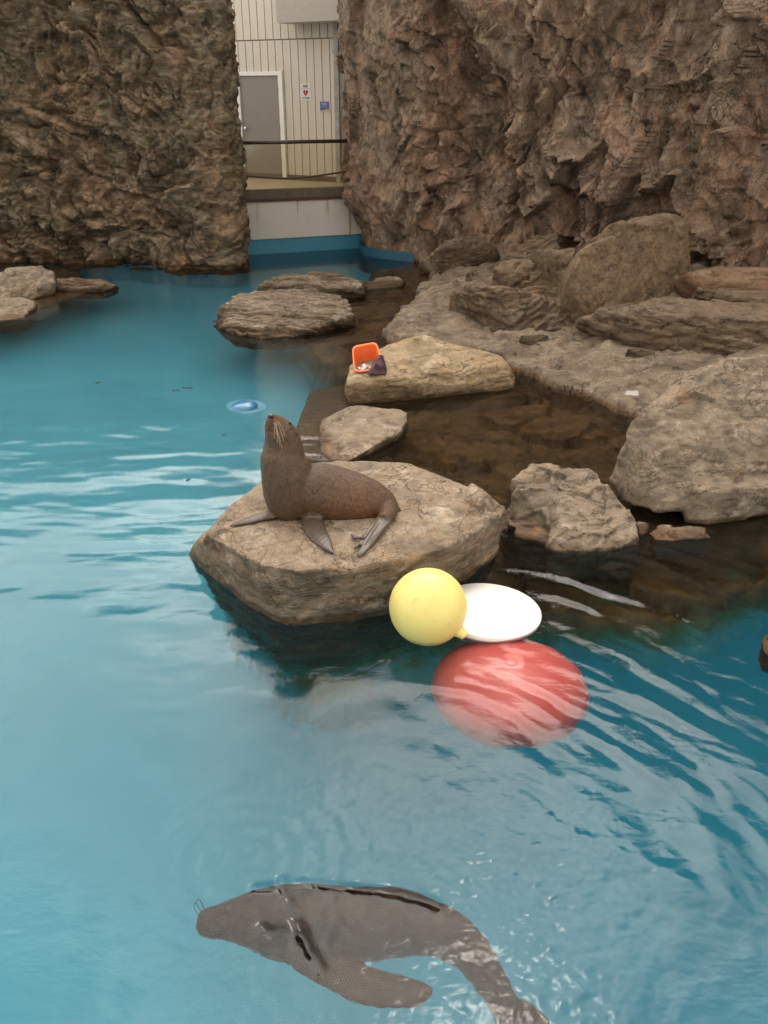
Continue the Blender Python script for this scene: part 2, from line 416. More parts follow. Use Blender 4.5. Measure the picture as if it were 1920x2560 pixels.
def disp_left(p, seed):
    w = np.stack([fbm(p * 1.1 + 5, 3, seed + 1), fbm(p * 1.1 + 31, 3, seed + 2), fbm(p * 1.1 + 57, 3, seed + 3)], 1)
    q = p + w * .75
    big = fbm(p * (.9, .9, .55), 4, seed + 9) * .62 * (1 - .85 * sstep(-4.6, -3.2, p[:, 0])) + .05 * sstep(-4.6, -3.2, p[:, 0])
    r1 = fbm(q @ rotm(10, -35, 0).T * (1.4, 1.2, 2.4), 4, seed + 5, .5, ridge=True) * .15
    f1 = facet(q @ rotm(10, -30, 10).T * (1.3, 1.1, 1.9), seed + 11, .9, .2) * .18
    f2 = facet((q + w * .2) @ rotm(0, -42, 0).T * (3.6, 3, 7), seed + 12, 1.1, .3) * .07
    f3 = facet((q + w * .3) @ rotm(0, 35, 0).T * (8, 8, 15), seed + 13, 1.1) * .026
    fb = fbm(q * 7, 5, seed + 20, .58) * .05
    eL = 1 - .55 * sstep(-3.1, -2.65, p[:, 0]); f1, f2, f3 = f1 * eL, f2 * eL, f3 * eL; r1 = r1 * eL
    return big + r1 + f1 + f2 + f3 + fb, fbm(q * 2.3, 3, seed + 30) * .06 + f2 * .3, fbm(q * 2.3 + 9, 3, seed + 31) * .06 + f3 * .3

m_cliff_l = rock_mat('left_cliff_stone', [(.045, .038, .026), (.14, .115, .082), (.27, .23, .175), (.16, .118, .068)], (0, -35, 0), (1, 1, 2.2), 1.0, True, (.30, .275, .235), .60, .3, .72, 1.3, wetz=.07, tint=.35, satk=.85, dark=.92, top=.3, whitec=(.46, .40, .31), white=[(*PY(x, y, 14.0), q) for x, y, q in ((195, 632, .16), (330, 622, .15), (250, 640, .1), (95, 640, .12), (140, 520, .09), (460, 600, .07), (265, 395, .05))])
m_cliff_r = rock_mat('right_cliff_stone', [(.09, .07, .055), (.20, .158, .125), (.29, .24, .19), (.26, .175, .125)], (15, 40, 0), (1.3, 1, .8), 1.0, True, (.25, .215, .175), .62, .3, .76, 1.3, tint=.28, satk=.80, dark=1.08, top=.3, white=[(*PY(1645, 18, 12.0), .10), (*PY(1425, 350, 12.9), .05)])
cl = cliff('rock_cliff', LC_PATH, 4.35, .021, 3, m_cliff_l, 1, disp_left)
tag(cl, 'dark mossy brown rock cliff on the left, rising straight from the pool', 'cliff')
cr_ = cliff('rock_cliff', RC_PATH, 7.2, .0215, 40, m_cliff_r, -1, disp_right, ztop2=6.0)
tag(cr_, 'jagged reddish brown rock cliff behind the boulders, right of the door gap', 'cliff')

# ------------------------------------------------------------------ pool basin (painted blue) and terrain
t = NT('pool_paint')
f_ = t.noise(.9, 5, .6, .4); g_ = t.noise(7, 5, .7, .3)
c = t.mix(t.rng(f_, .35, .7), (.12, .355, .44), (.15, .41, .50))
c = t.mix(t.rng(g_, .62, .75, 0, .35), c, (.06, .2, .17))
c = t.mix(t.rng(t.noise(2.2, 6, .75, 1.5), .66, .72, 0, .4), c, (.05, .16, .10))
t.bsdf(c, .6); m_pool = t.m
gx, gy = np.meshgrid(np.linspace(-12, 10, 89), np.linspace(-3, 19, 89), indexing='ij')
gz = -1.4 - 1.7 * sstep(6.2, 3.2, gy) - 1.6 * sstep(-.3, 2.0, gx) * .65 * sstep(6.6, 5.0, gy) * sstep(.6, 2.6, gy)
pool_me = grid_mesh(np.stack([gx.ravel(), gy.ravel(), gz.ravel()], 1), 89, 89, 'floor')
pool = link('pool_floor', pool_me, m_pool); tag(pool, kind='structure')
# basin walls follow the cliffs, a little behind their faces
def basin_wall(path, sign, off, z1):
    c = resample(path, .2); tt = np.gradient(c, axis=0); tt /= np.linalg.norm(tt, axis=1)[:, None]
    c = c - np.stack([tt[:, 1], -tt[:, 0]], 1) * sign * off
    V = np.zeros((len(c), 2, 3)); V[:, :, :2] = c[:, None]; V[:, 0, 2] = -1.75; V[:, 1, 2] = z1
    o = link('pool_wall', grid_mesh(V.reshape(-1, 3), len(c), 2, 'w'), m_pool if z1 < 0 else plain('dark_blue_paint', (.018, .075, .115), .5)); tag(o, kind='structure'); return o
basin_wall(LC_PATH, 1, .05, -.05)
basin_wall(RC_PATH[4:8], -1, -.06, .15)

def sdist(poly, X, Y):                           # signed distance, positive inside
    pts = np.array(poly); d = np.full(X.shape, 1e9); ins = np.zeros(X.shape, bool)
    for a, b in zip(pts, np.roll(pts, -1, 0)):
        e = b - a; tt = np.clip(((X - a[0]) * e[0] + (Y - a[1]) * e[1]) / (e @ e), 0, 1)
        d = np.minimum(d, np.hypot(X - a[0] - tt * e[0], Y - a[1] - tt * e[1]))
        cnd = ((a[1] > Y) != (b[1] > Y)) & (X < (b[0] - a[0]) * (Y - a[1]) / (b[1] - a[1] + 1e-12) + a[0]); ins ^= cnd
    return np.where(ins, d, -d)
LEDGE = pl_([(1105, 650), (1075, 690), (1045, 718), (1028, 744), (1040, 765), (1000, 788), (965, 822), (985, 850), (1070, 868), (1180, 880), (1261, 902), (1333, 930), (1416, 963), (1499, 998), (1599, 1036), (1720, 1120), (1980, 1180)], .06) + [(6, 4.5), (12, 4.5), (12, 15), (.9, 15.2)]
SHELF = pl_([(930, 668), (1000, 672), (905, 700), (850, 740), (860, 800), (760, 845), (800, 880), (880, 930), (850, 1000), (745, 1050), (720, 1130), (700, 1200), (600, 1300), (600, 1420), (690, 1500), (780, 1535), (880, 1515), (1060, 1450), (1250, 1440), (1450, 1425), (1650, 1430), (1760, 1415), (1850, 1385), (2000, 1360)], 0) + [(5, 3.6), (12, 3.6), (12, 15), (1, 15.2)]
xs = np.arange(-1.6, 7.2, .03); ys = np.arange(3.0, 15.3, .03)
X, Y = np.meshgrid(xs, ys, indexing='ij'); Xr, Yr = X.ravel(), Y.ravel()
q2 = np.stack([Xr, Yr, np.zeros_like(Xr)], 1)
wob = fbm(q2 * 1.6, 4, 71) * .14; wob2 = fbm(q2 * 1.1 + 9, 4, 75) * .22
sl = sdist(LEDGE, Xr, Yr) + wob * .9 + facet(q2 * (2.6, 3.0, 1), 83, .8) * .09
ss = sdist(SHELF, Xr, Yr) + wob2 * 1.1
inl = np.clip(sl, 0, 5)
zl = .085 + .118 * np.minimum(inl, 4.2) + fbm(q2 * 1.4, 5, 77) * .15 * sstep(0, .6, inl) + fbm(q2 * (2.2, 3.5, 1), 4, 76, ridge=True) * .035 * sstep(0, .4, inl) + facet(q2 * (1.6, 2.4, 1) + wob[:, None], 78, 1.0, .5) * .05 + fbm(q2 * 14, 3, 79) * .008
zs_ = -.32 + facet(q2 * (2.0, 2.6, 1) + fbm(q2 * 2, 2, 3)[:, None] * .3, 80, .9, .35) * .15 + facet(q2 * (5, 6, 1), 81, 1) * .035 + fbm(q2 * 9, 3, 82) * .02 + .10 * sstep(-.9, -.1, sl)
zs_ -= .30 * sstep(5.7, 4.7, Yr) * sstep(.3, .8, Xr)
zd = -3.4
z = zd + (zs_ - zd) * sstep(-.42, .06, ss)
z = z + (zl - z) * sstep(-.05, .035, sl)
terr = grid_mesh(np.stack([Xr, Yr, z], 1), len(xs), len(ys), 'terrain')
bm = bmesh.new(); bm.from_mesh(terr)             # the shelf overhangs the painted basin: nothing below its lip
bmesh.ops.delete(bm, geom=[v for v in bm.verts if v.co.z < -1.25], context='VERTS'); bm.to_mesh(terr); bm.free()
LEDGE_WHITE = [(*P(1512, 948, .2), .07), (*P(1578, 974, .16), .085)]
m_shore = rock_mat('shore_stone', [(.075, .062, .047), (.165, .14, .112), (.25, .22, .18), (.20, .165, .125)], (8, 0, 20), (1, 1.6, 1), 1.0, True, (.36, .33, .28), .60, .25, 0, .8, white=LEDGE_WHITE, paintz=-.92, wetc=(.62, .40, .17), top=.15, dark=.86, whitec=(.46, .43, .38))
shore = link('rocky_shore', terr, m_shore); tag(shore, kind='structure')
shore_bvh = BVHTree.FromObject(shore, bpy.context.evaluated_depsgraph_get())
def G(px, py, dz=0.0):
    h = shore_bvh.ray_cast(EYE, ray(px, py).normalized())[0]
    if h is None: h = P(px, py, 0)
    return h + Vector((0, 0, dz))
def ground(x, y):
    h = shore_bvh.ray_cast(Vector((x, y, 5)), Vector((0, 0, -1)))[0]
    return h.z if h is not None else 0

# ------------------------------------------------------------------ boulders
def make_rock(name, hulls, vox, mat, label, cat='rock', group=None, seed=1, rot=(0, 0, 0), strata=0.0, sthick=.06, rough=.02, fac=.04, fsc=4, sm=3):
    bm = bmesh.new()
    for h in hulls: bm_hull(bm, [Vector(v) for v in h])
    me = remesh(bm_mesh(bm), vox); lap(me, sm)
    co = co_of(me); n = no_of(me)
    w = np.stack([fbm(co * 2.1 + 3, 3, seed), fbm(co * 2.1 + 23, 3, seed + 1), fbm(co * 2.1 + 43, 3, seed + 2)], 1)
    q = co + w * .12; Rm = rotm(*rot)
    d = fbm(q * 3, 4, seed + 3) * rough * 1.6 + fbm(q * 14, 4, seed + 4, .6) * rough * .7
    qr = q @ Rm.T
    d += facet(qr * fsc * np.array([1, 1, 1.8]), seed + 5, 1.0) * fac
    d += facet(qr * fsc * 3 * np.array([1, 1, 2.0]), seed + 6, 1.0) * fac * .35
    if strata:
        u = qr[:, 2] / sthick + fbm(q * 1.5, 3, seed + 7) * 1.6
        k = np.floor(u); fr = u - k
        hsh = rnd(ihash(k, k * 0, k * 0, seed + 8), 3)
        u2 = qr[:, 2] / (sthick * .37) + fbm(q * 3, 3, seed + 9) * 1.4; k2 = np.floor(u2); h2 = rnd(ihash(k2, k2 * 0, k2 * 0, seed + 10), 3)
        side = np.sqrt(np.clip(1 - (n @ Rm.T)[:, 2] ** 2, 0.12, 1))
        nt = fbm(qr * (7, 7, 26), 4, seed + 12, .6)
        d += strata * side * ((hsh - .5) + .55 * (h2 - .5) - .5 * (fr < .1)) + strata * .5 * nt
    set_co(me, co + n * d[:, None]); lap(me, 1, .35)
    o = link(name, me, mat); setorigin(o)
    return tag(o, label, cat, group)

def wrock(top, water, drop=-.62, foot=None):     # rock standing in the water: top points (px,py,z), waterline points (px,py)
    pts = [P(x, y, z) for x, y, z in top]
    for x, y in water:
        p = P(x, y, 0); pts.append(p)
    c = sum((Vector(p) for p in pts), Vector()) / len(pts)
    for x, y in water:
        p = P(x, y, 0); pts.append(Vector((c.x + (p.x - c.x) * .9, c.y + (p.y - c.y) * .84, drop)))
    for x, y, z in top:
        p = P(x, y, z); pts.append(Vector((c.x + (p.x - c.x) * .9, c.y + (p.y - c.y) * .9, drop)))
        if foot is not None: pts.append(Vector((c.x + (p.x - c.x) * .6, c.y + .15 + (p.y - c.y) * .5, foot)))
    return pts
def srock(base, crest, back=.35, sink=.06, top_in=.3):  # rock on the shore: base contact pixels, crest pixels with depth behind the base
    bp = [G(x, y, -sink) for x, y in base]; pts = list(bp)
    for x, y, dy in crest:
        b = min(bp, key=lambda v: abs(v.x / v.y - (x - 960) / F / CP))
        p = PY(x, y, b.y + dy); pts.append(p)
        pts.append(Vector((p.x * 1.01, p.y + back * .6, p.z - .10)))
        g = ground(p.x, p.y + back); pts.append(Vector((p.x * .99, p.y + back, min(g, p.z) - .1)))
    return pts

ST_WARM = [(.12, .09, .06), (.22, .175, .12), (.29, .235, .165), (.25, .185, .11)]
ST_GREY = [(.10, .085, .068), (.175, .148, .118), (.235, .205, .165), (.20, .162, .12)]
ST_BROWN = [(.085, .062, .042), (.15, .112, .077), (.20, .155, .11), (.17, .118, .072)]
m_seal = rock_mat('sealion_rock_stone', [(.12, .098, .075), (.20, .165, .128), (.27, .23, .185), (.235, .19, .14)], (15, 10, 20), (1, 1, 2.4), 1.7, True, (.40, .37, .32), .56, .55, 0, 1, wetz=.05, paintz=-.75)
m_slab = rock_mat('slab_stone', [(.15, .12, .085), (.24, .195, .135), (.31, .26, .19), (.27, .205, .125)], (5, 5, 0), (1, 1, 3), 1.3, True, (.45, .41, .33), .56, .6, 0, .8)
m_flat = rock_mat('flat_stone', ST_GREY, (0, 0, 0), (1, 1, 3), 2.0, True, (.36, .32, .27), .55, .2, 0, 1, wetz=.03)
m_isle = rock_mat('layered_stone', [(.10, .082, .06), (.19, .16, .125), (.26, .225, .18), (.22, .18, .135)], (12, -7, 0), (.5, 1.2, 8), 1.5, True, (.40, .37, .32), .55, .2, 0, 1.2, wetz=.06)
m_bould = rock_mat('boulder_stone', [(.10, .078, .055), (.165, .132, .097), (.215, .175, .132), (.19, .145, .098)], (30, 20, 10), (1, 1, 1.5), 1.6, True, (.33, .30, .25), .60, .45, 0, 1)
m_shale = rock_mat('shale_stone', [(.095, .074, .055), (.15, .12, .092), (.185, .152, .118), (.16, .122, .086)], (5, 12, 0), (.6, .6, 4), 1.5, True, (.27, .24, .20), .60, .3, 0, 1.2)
m_bigb = rock_mat('grey_boulder_stone', [(.10, .085, .066), (.175, .15, .12), (.245, .215, .175), (.20, .165, .125)], (30, 35, 10), (1, 1, 1.8), 1.9, True, (.38, .345, .29), .58, .35, 0, 1, wetz=.03)

# the rock the sea lion sits on
Zt = .44
seal_top = [(516, 1340, .27), (571, 1284, .33), (590, 1252, .36), (657, 1198, .40), (720, 1168, .42), (814, 1150, .44), (916, 1146, .44), (1017, 1157, .44), (1113, 1188, .43), (1209, 1232, .40), (1240, 1262, .33), (1262, 1276, .27), (1245, 1320, .22),
            (587, 1372, .29), (647, 1412, .34), (740, 1428, .34), (880, 1420, .33), (1020, 1400, .31), (1120, 1370, .31), (1190, 1330, .31)]
seal_w = [(476, 1385), (484, 1366), (505, 1415), (561, 1470), (622, 1518), (673, 1553), (723, 1562), (774, 1556), (865, 1528), (987, 1492), (1118, 1436), (1189, 1420), (1243, 1385)]
seal_rock = make_rock('boulder', [wrock(seal_top, seal_w, -.45, -1.75)], .0135, m_seal, 'broad pale boulder with a sea lion sitting on it, sloping into the pool', seed=5, rot=(12, 8, 0), strata=.014, sthick=.06, rough=.010, fac=.014, fsc=1.7, sm=1)
srb = BVHTree.FromObject(seal_rock, bpy.context.evaluated_depsgraph_get()); _so = Vector(seal_rock.location)
def SR(px, py, dz=0.0):
    h = srb.ray_cast(EYE - _so, ray(px, py).normalized())[0]
    return (h + _so if h is not None else P(px, py, .36)) + Vector((0, 0, dz))

slab_top = [(953, 872, .30), (1010, 850, .33), (1057, 838, .36), (1133, 862, .33), (1190, 873, .31), (1252, 889, .26), (1268, 912, .20), (866, 962, .20), (876, 912, .23), (905, 890, .26), (957, 951, .20), (1010, 938, .21), (1166, 918, .21), (1266, 914, .19)]
make_rock('rock_slab', [wrock(slab_top, [(864, 990), (870, 1003), (900, 1006), (1000, 996), (1111, 983), (1200, 978), (1286, 972), (1290, 945), (1280, 925)], -.5)], .017, m_slab, 'flat tan slab with the orange tub standing on it', seed=15, strata=.008, sthick=.06, rough=.007, fac=.014, fsc=1.5, sm=1)
make_rock('flat_rock', [wrock([(866, 1020, .075), (888, 1012, .09), (1001, 1021, .09), (1020, 1030, .08), (1018, 1052, .07), (1001, 1076, .06), (949, 1102, .06), (892, 1141, .05), (823, 1068, .04)], [(800, 1050), (800, 1130), (850, 1160)], -.4),
                       [P(862, 1003, -.03), P(800, 1016, -.04), P(748, 1052, -.04), P(738, 1090, -.05), P(760, 1160, -.03), P(880, 1160, -.03), P(900, 1040, 0), P(780, 1040, -.4), P(760, 1150, -.4), P(880, 1150, -.4), P(890, 1020, -.4)]],
          .013, m_flat, 'low flat rock barely above the water behind the sea lion', seed=25, strata=.010, sthick=.03, rough=.005, fac=.008, fsc=2.6, sm=1)
make_rock('layered_rock', [wrock([(560, 764, .19), (601, 738, .22), (654, 723, .26), (740, 720, .28), (849, 733, .24), (872, 752, .20), (881, 786, .13), (700, 785, .17), (600, 775, .17), (800, 775, .17)], [(536, 801), (545, 818), (580, 836), (654, 848), (732, 843), (784, 828), (879, 810), (885, 790)], -.6)], .016, m_isle,
          'large oval layered rock island in the blue water', seed=35, rot=(30, -9, 6), strata=.075, sthick=.05, rough=.010, fac=.02, fsc=2.2, sm=1)
make_rock('layered_rock', [wrock([(656, 716, .14), (675, 704, .18), (706, 688, .24), (784, 678, .27), (830, 681, .26), (900, 700, .18), (907, 722, .12)], [(650, 725), (905, 742), (912, 715)], -.6)], .018, m_isle,
          'smaller layered rock directly behind the oval rock island', seed=45, rot=(30, -9, 6), strata=.075, sthick=.05, rough=.010, fac=.02, fsc=2.2, sm=1)
make_rock('rock', [wrock([(912, 703, .07), (970, 687, .12), (1008, 700, .07)], [(905, 722), (960, 722), (1010, 716), (1016, 704)], -.4)], .018, m_isle,
          'small low rock at the water end of the layered islands, nearest the shore', seed=46, rot=(14, -6, 0), strata=.03, sthick=.05, sm=2, fac=.02)

# the big boulder at the right edge
bt = [(1560, 1085, .42), (1571, 1050, .52), (1610, 1010, .62), (1666, 968, .70), (1704, 930, .78), (1765, 915, .82), (1920, 880, .84), (2100, 850, .86), (1640, 1032, .60), (1704, 990, .66), (1776, 983, .66), (1832, 977, .66), (1920, 962, .68), (2100, 930, .66),
      (1527, 1200, .10), (1535, 1170, .18), (1582, 1262, .05), (1640, 1276, .07), (1700, 1262, .11), (1800, 1262, .10), (1920, 1262, .08), (2080, 1240, .08)]
bp_ = [P(x, y, z) for x, y, z in bt]
bp_ += [P(1540, 1190, .02) + Vector((.25, .5, -.4)), P(1760, 1100, .02) + Vector((.1, .35, -.5)), P(2080, 1150, 0) + Vector((0, .3, -.4)), P(1720, 935, .7) + Vector((.2, .75, -.5)), P(2080, 900, .7) + Vector((.1, .8, -.5)), P(1650, 985, .5) + Vector((.2, .6, -.4))]
bnose = [P(1705, 1258, .1), P(1715, 1304, .0), P(1765, 1314, -.01), P(1804, 1300, -.01), P(1920, 1278, -.01), P(2050, 1270, 0), P(1740, 1230, .2), P(2050, 1200, .25), P(1725, 1290, -.3) + Vector((.1, .1, 0)), P(2050, 1260, -.3) + Vector((0, .1, 0)), P(2050, 1180, .1) + Vector((0, .4, 0)), P(1760, 1200, .1) + Vector((0, .4, 0))]
make_rock('boulder', [bp_, bnose], .0165, m_bigb, 'largest boulder, at the right edge, with a pale sloping top', seed=55, rot=(30, 15, 0), strata=.005, sthick=.07, rough=.010, fac=.030, fsc=1.4, sm=1)

# three-lobed rock between the sea lion rock and the big boulder
lobe1 = wrock([(1277, 1196, .28), (1300, 1178, .30), (1330, 1166, .31), (1400, 1168, .31), (1395, 1230, .22), (1290, 1250, .15)], [(1283, 1300), (1300, 1330), (1400, 1350), (1400, 1290)], -.5)
lobe2 = wrock([(1396, 1180, .30), (1411, 1168, .32), (1471, 1167, .33), (1499, 1188, .29), (1508, 1215, .25), (1390, 1280, .14), (1480, 1260, .17)], [(1372, 1366), (1388, 1376), (1440, 1379), (1500, 1370), (1512, 1340)], -.5)
lobe3 = wrock([(1500, 1200, .25), (1525, 1228, .20), (1560, 1262, .13), (1585, 1298, .07)], [(1500, 1374), (1560, 1368), (1600, 1362), (1607, 1345), (1596, 1315)], -.5)
make_rock('rock', [lobe1, lobe2, lobe3], .011, m_bigb, 'pale split rock standing in dark water between two bigger boulders', seed=65, rot=(60, 20, 0), strata=.004, sthick=.05, rough=.009, fac=.035, fsc=2.4, sm=1)
make_rock('rock', [wrock([(1345, 1240, .12), (1385, 1226, .15), (1402, 1260, .10), (1300, 1262, .1)], [(1256, 1286), (1262, 1318), (1300, 1342), (1372, 1358), (1400, 1320), (1290, 1270)], -.5)], .011, rock_mat('reddish_stone', [(.07, .045, .034), (.12, .078, .06), (.16, .11, .082), (.13, .082, .056)], scale=2), 'wet reddish wedge of rock leaning on the pale split rock', seed=66, rough=.014, fac=.025, fsc=5, sm=2)
make_rock('flat_rock', [wrock([(1660, 1316, .035), (1735, 1316, .035), (1700, 1325, .03)], [(1620, 1330), (1640, 1350), (1700, 1352), (1778, 1344), (1760, 1322), (1650, 1314)], -.3)], .01, m_flat, 'tiny flat rock just breaking the dark water under the largest boulder', seed=67, rough=.008, fac=.012, fsc=6, sm=1)
make_rock('rock', [wrock([(1592, 1306, .06), (1614, 1308, .05)], [(1588, 1326), (1600, 1336), (1618, 1332), (1622, 1310)], -.3)], .009, m_bould, 'small stub of rock at the foot of the pale split rock', seed=68, rough=.006, fac=.01, fsc=6, sm=1)
make_rock('rock', [wrock([(1930, 1600, .04), (1990, 1580, .08), (1990, 1630, .06)], [(1903, 1612), (1912, 1635), (1990, 1660), (2000, 1575), (1912, 1592)], -.22)], .012, m_bould, 'dark rock cut off by the right edge, in the blue water', seed=69, rough=.012, fac=.02, sm=1)

# shore boulders
make_rock('boulder', [srock([(1421, 744), (1440, 775), (1480, 792), (1560, 772), (1654, 750), (1722, 720)],
          [(1408, 672, .1), (1460, 611, .22), (1527, 557, .34), (1590, 545, .36), (1638, 533, .38), (1692, 534, .38), (1722, 572, .3), (1728, 650, .2), (1720, 700, .1), (1420, 712, .02)], .4)], .018, m_bould,
          'tall rounded boulder standing on the rocky shore in front of the cliff', seed=75, rot=(40, 20, 0), strata=.006, sthick=.08, rough=.010, fac=.030, fsc=1.4, sm=1)
make_rock('rock_slab', [srock([(1150, 778), (1222, 818), (1294, 832), (1400, 815), (1440, 808)], [(1130, 735, .15), (1172, 714, .25), (1240, 716, .35), (1299, 722, .4), (1400, 752, .35), (1448, 785, .12)], .3)], .017, m_shale,
          'tilted layered slab left of the tall rounded boulder', seed=85, rot=(-10, 14, 0), strata=.04, sthick=.06, rough=.016, fac=.03, sm=2)
make_rock('rock', [srock([(1128, 776), (1150, 780)], [(1124, 732, .05), (1135, 722, .08), (1152, 730, .05)], .12)], .014, m_bould, 'small upright stone at the left end of the tilted layered slab', seed=86, rough=.01, fac=.02, fsc=6, sm=1)
make_rock('rock_slab', [srock([(1460, 800), (1516, 842), (1600, 868), (1666, 876), (1800, 880), (2050, 890)], [(1455, 796, .02), (1500, 782, .12), (1555, 768, .25), (1600, 764, .35), (1643, 745, .5), (1720, 744, .6), (1920, 760, .6), (2050, 765, .6), (1600, 790, .2), (1920, 800, .3)], .5)], .019, m_shale,
          'long dark layered slab in front of the tall rounded boulder', seed=95, rot=(-16, 6, 0), strata=.05, sthick=.08, rough=.018, fac=.035, fsc=2.5, sm=2)
make_rock('rock_slab', [srock([(1700, 738), (1800, 745), (2050, 750)], [(1715, 684, .2), (1790, 666, .35), (1900, 668, .4), (2050, 675, .4)], .5)], .024, rock_mat('rust_stone', [(.15, .105, .075), (.2, .14, .10), (.235, .17, .125), (.22, .15, .10)], scale=1.5),
          'smooth reddish slab at the right edge under the cliff', seed=96, rough=.012, fac=.02, fsc=2, sm=3)
make_rock('rock_slab', [srock([(1740, 752), (1920, 790), (2050, 795)], [(1745, 722, .2), (1850, 722, .3), (2050, 735, .3)], .3)], .024, m_shale,
          'low rough slab lying between the reddish slab and the long layered one', seed=97, rot=(-16, 6, 0), strata=.03, sthick=.07, rough=.016, fac=.03, sm=2)
make_rock('rock', [srock([(1222, 716), (1290, 728), (1380, 722)], [(1235, 672, .1), (1255, 648, .18), (1290, 644, .2), (1370, 658, .22), (1385, 700, .1)], .3)], .02, m_bould,
          'blocky brown rock in front of the angular one, left of the tall boulder', seed=105, rot=(20, 30, 10), rough=.012, fac=.04, fsc=2.4, sm=1)
make_rock('rock', [srock([(1380, 716), (1415, 725), (1330, 706)], [(1330, 640, .15), (1370, 622, .25), (1440, 622, .25), (1430, 650, .1)], .3)], .02, m_bould,
          'angular rock with a flat top, tucked against the left side of the tall boulder', seed=106, rot=(10, 5, 10), rough=.01, fac=.03, fsc=2.4, sm=1)
make_rock('rock', [srock([(1290, 690), (1400, 690)], [(1250, 640, .2), (1311, 607, .3), (1340, 585, .35), (1392, 582, .35), (1400, 620, .2)], .35)], .022, m_shale,
          'tall rock leaning on the cliff behind the angular rock', seed=107, rot=(20, 20, 10), strata=.02, rough=.014, fac=.035, fsc=2.4, sm=2)
make_rock('rock_slab', [srock([(1040, 680), (1100, 690), (1180, 662), (1240, 655)], [(1033, 672, .02), (1089, 625, .1), (1120, 600, .15), (1205, 580, .25), (1250, 605, .2), (1258, 632, .1)], .35)], .022, m_shale,
          'slab leaning on the cliff foot where the shore meets the blue water', seed=108, rot=(0, -28, 0), strata=.03, rough=.016, fac=.035, fsc=2.6, sm=2)
make_rock('rock', [srock([(1400, 640), (1470, 640)], [(1480, 585, .1), (1510, 562, .15), (1545, 570, .15)], .3)], .022, m_shale,
          'thin rock edge showing behind the upper left of the tall boulder', seed=109, rough=.014, fac=.03, sm=1)
make_rock('rock', [srock([(1310, 748), (1410, 762)], [(1300, 722, .08), (1340, 712, .14), (1408, 715, .16)], .2)], .016, m_bould, 'low brown stone between the tilted slab and the tall boulder', seed=110, rough=.012, fac=.025, fsc=4, sm=1)
make_rock('rock', [srock([(1302, 852), (1340, 862), (1378, 852)], [(1300, 836, .03), (1372, 834, .06)], .1)], .012, m_shale, 'small flat stone under the lip of the tilted layered slab', seed=111, rough=.008, fac=.012, fsc=6, sm=1)
make_rock('rock', [srock([(1566, 880), (1600, 888), (1638, 890)], [(1567, 871, .02), (1600, 868, .05), (1638, 877, .05)], .07)], .009, m_shale, 'small flat brown stone alone on the bare shore below the long slab', seed=112, rough=.006, fac=.01, fsc=8, sm=1)
for k, (x, y, s, lb) in enumerate([(1162, 688, 10, 'pebble beside the slab at the cliff foot'), (1183, 683, 12, 'darker pebble in front of the blocky brown rock'), (1140, 705, 7, 'smallest pebble at the top of the shore'), (1730, 732, 9, 'round pebble at the foot of the tall boulder'), (1460, 820, 8, 'pale pebble at the left end of the long layered slab'), (1385, 905, 6, 'tiny pebble on the bare shore near the tan slab')]):
    make_rock('pebble', [srock([(x - s, y), (x, y + s * .5), (x + s, y)], [(x - s * .6, y - s, .02), (x + s * .7, y - s * .8, .03)], .05, .02)], .008, m_bould, lb, 'pebble', 'loose pebbles on the rocky shore', seed=120 + k, rough=.004, fac=.008, fsc=9, sm=1)

# left edge rocks
make_rock('rock', [wrock([(-120, 690, .3), (0, 686, .30), (55, 672, .33), (98, 664, .35), (133, 678, .28), (136, 705, .16), (60, 715, .17), (-120, 730, .2)], [(137, 735), (90, 748), (0, 765), (-120, 780), (140, 715)], -.8)], .019, m_bigb,
          'pale angular rock at the left edge below the cliff, tallest of its row', seed=130, rot=(10, 20, 0), rough=.014, fac=.03, fsc=3, sm=2)
make_rock('rock', [wrock([(138, 702, .13), (195, 694, .17), (255, 704, .12), (262, 712, .09)], [(130, 728), (180, 730), (235, 722), (300, 718), (262, 702), (140, 700)], -.5)], .018, m_shale,
          'low dark rock tapering into the pool right of the pale angular rock', seed=131, rot=(10, -5, 0), strata=.02, rough=.012, fac=.025, sm=2)
make_rock('rock', [wrock([(-100, 745, .12), (0, 742, .12), (60, 745, .10), (85, 760, .07), (0, 770, .07)], [(90, 775), (60, 795), (0, 803), (-100, 812), (95, 755)], -.7)], .018, m_bigb,
          'rounded pale rock at the left edge in front of the pale angular one', seed=132, rough=.012, fac=.02, fsc=3, sm=3)
make_rock('rock', [[P(-80, 800, -.04), P(60, 790, -.04), P(150, 765, -.03), P(230, 735, -.03), P(150, 725, -.03), P(-80, 740, -.03)] + [P(x, y, -.9) for x, y in ((-80, 790), (60, 780), (190, 730), (-80, 740))]], .025, m_bould,
          'brown rock wholly under water below the left edge rocks', seed=133, rough=.02, fac=.03, sm=2)

# ------------------------------------------------------------------ building in the gap
m_wall = NT('painted_siding'); t = m_wall
zz = t.noise(3, 3); st = t.noise(5, 4, .6, 0, t.mapp(t.pos, (0, 0, 0), (6, 6, .5)))
t.bsdf(t.mix(t.rng(st, .35, .75), (.66, .60, .52), (.60, .54, .465)), .55); m_siding = t.m
m_groove = plain('groove_paint', (.27, .23, .185), .7)
m_door = plain('grey_door_paint', (.27, .24, .21), .5, .05)
m_trim = plain('white_trim_paint', (.85, .83, .78), .45, .04)
m_brown = plain('brown_metal', (.035, .020, .012), .45, .3, 30, Metallic=.0)
m_kick = plain('brown_kickboard', (.16, .115, .08), .6, .15)
m_grey = plain('grey_panel', (.44, .40, .35), .5, .05)
m_galv = plain('galvanised_post', (.36, .34, .31), .45, .25, 9)
A0 = PY(520, 446, 19.95); B0 = PY(905, 463.5, 18.15)
A0.z = B0.z = .88
du = (B0 - A0); du.z = 0; L = du.length; du.normalize(); nw = Vector((du.y, -du.x, 0))
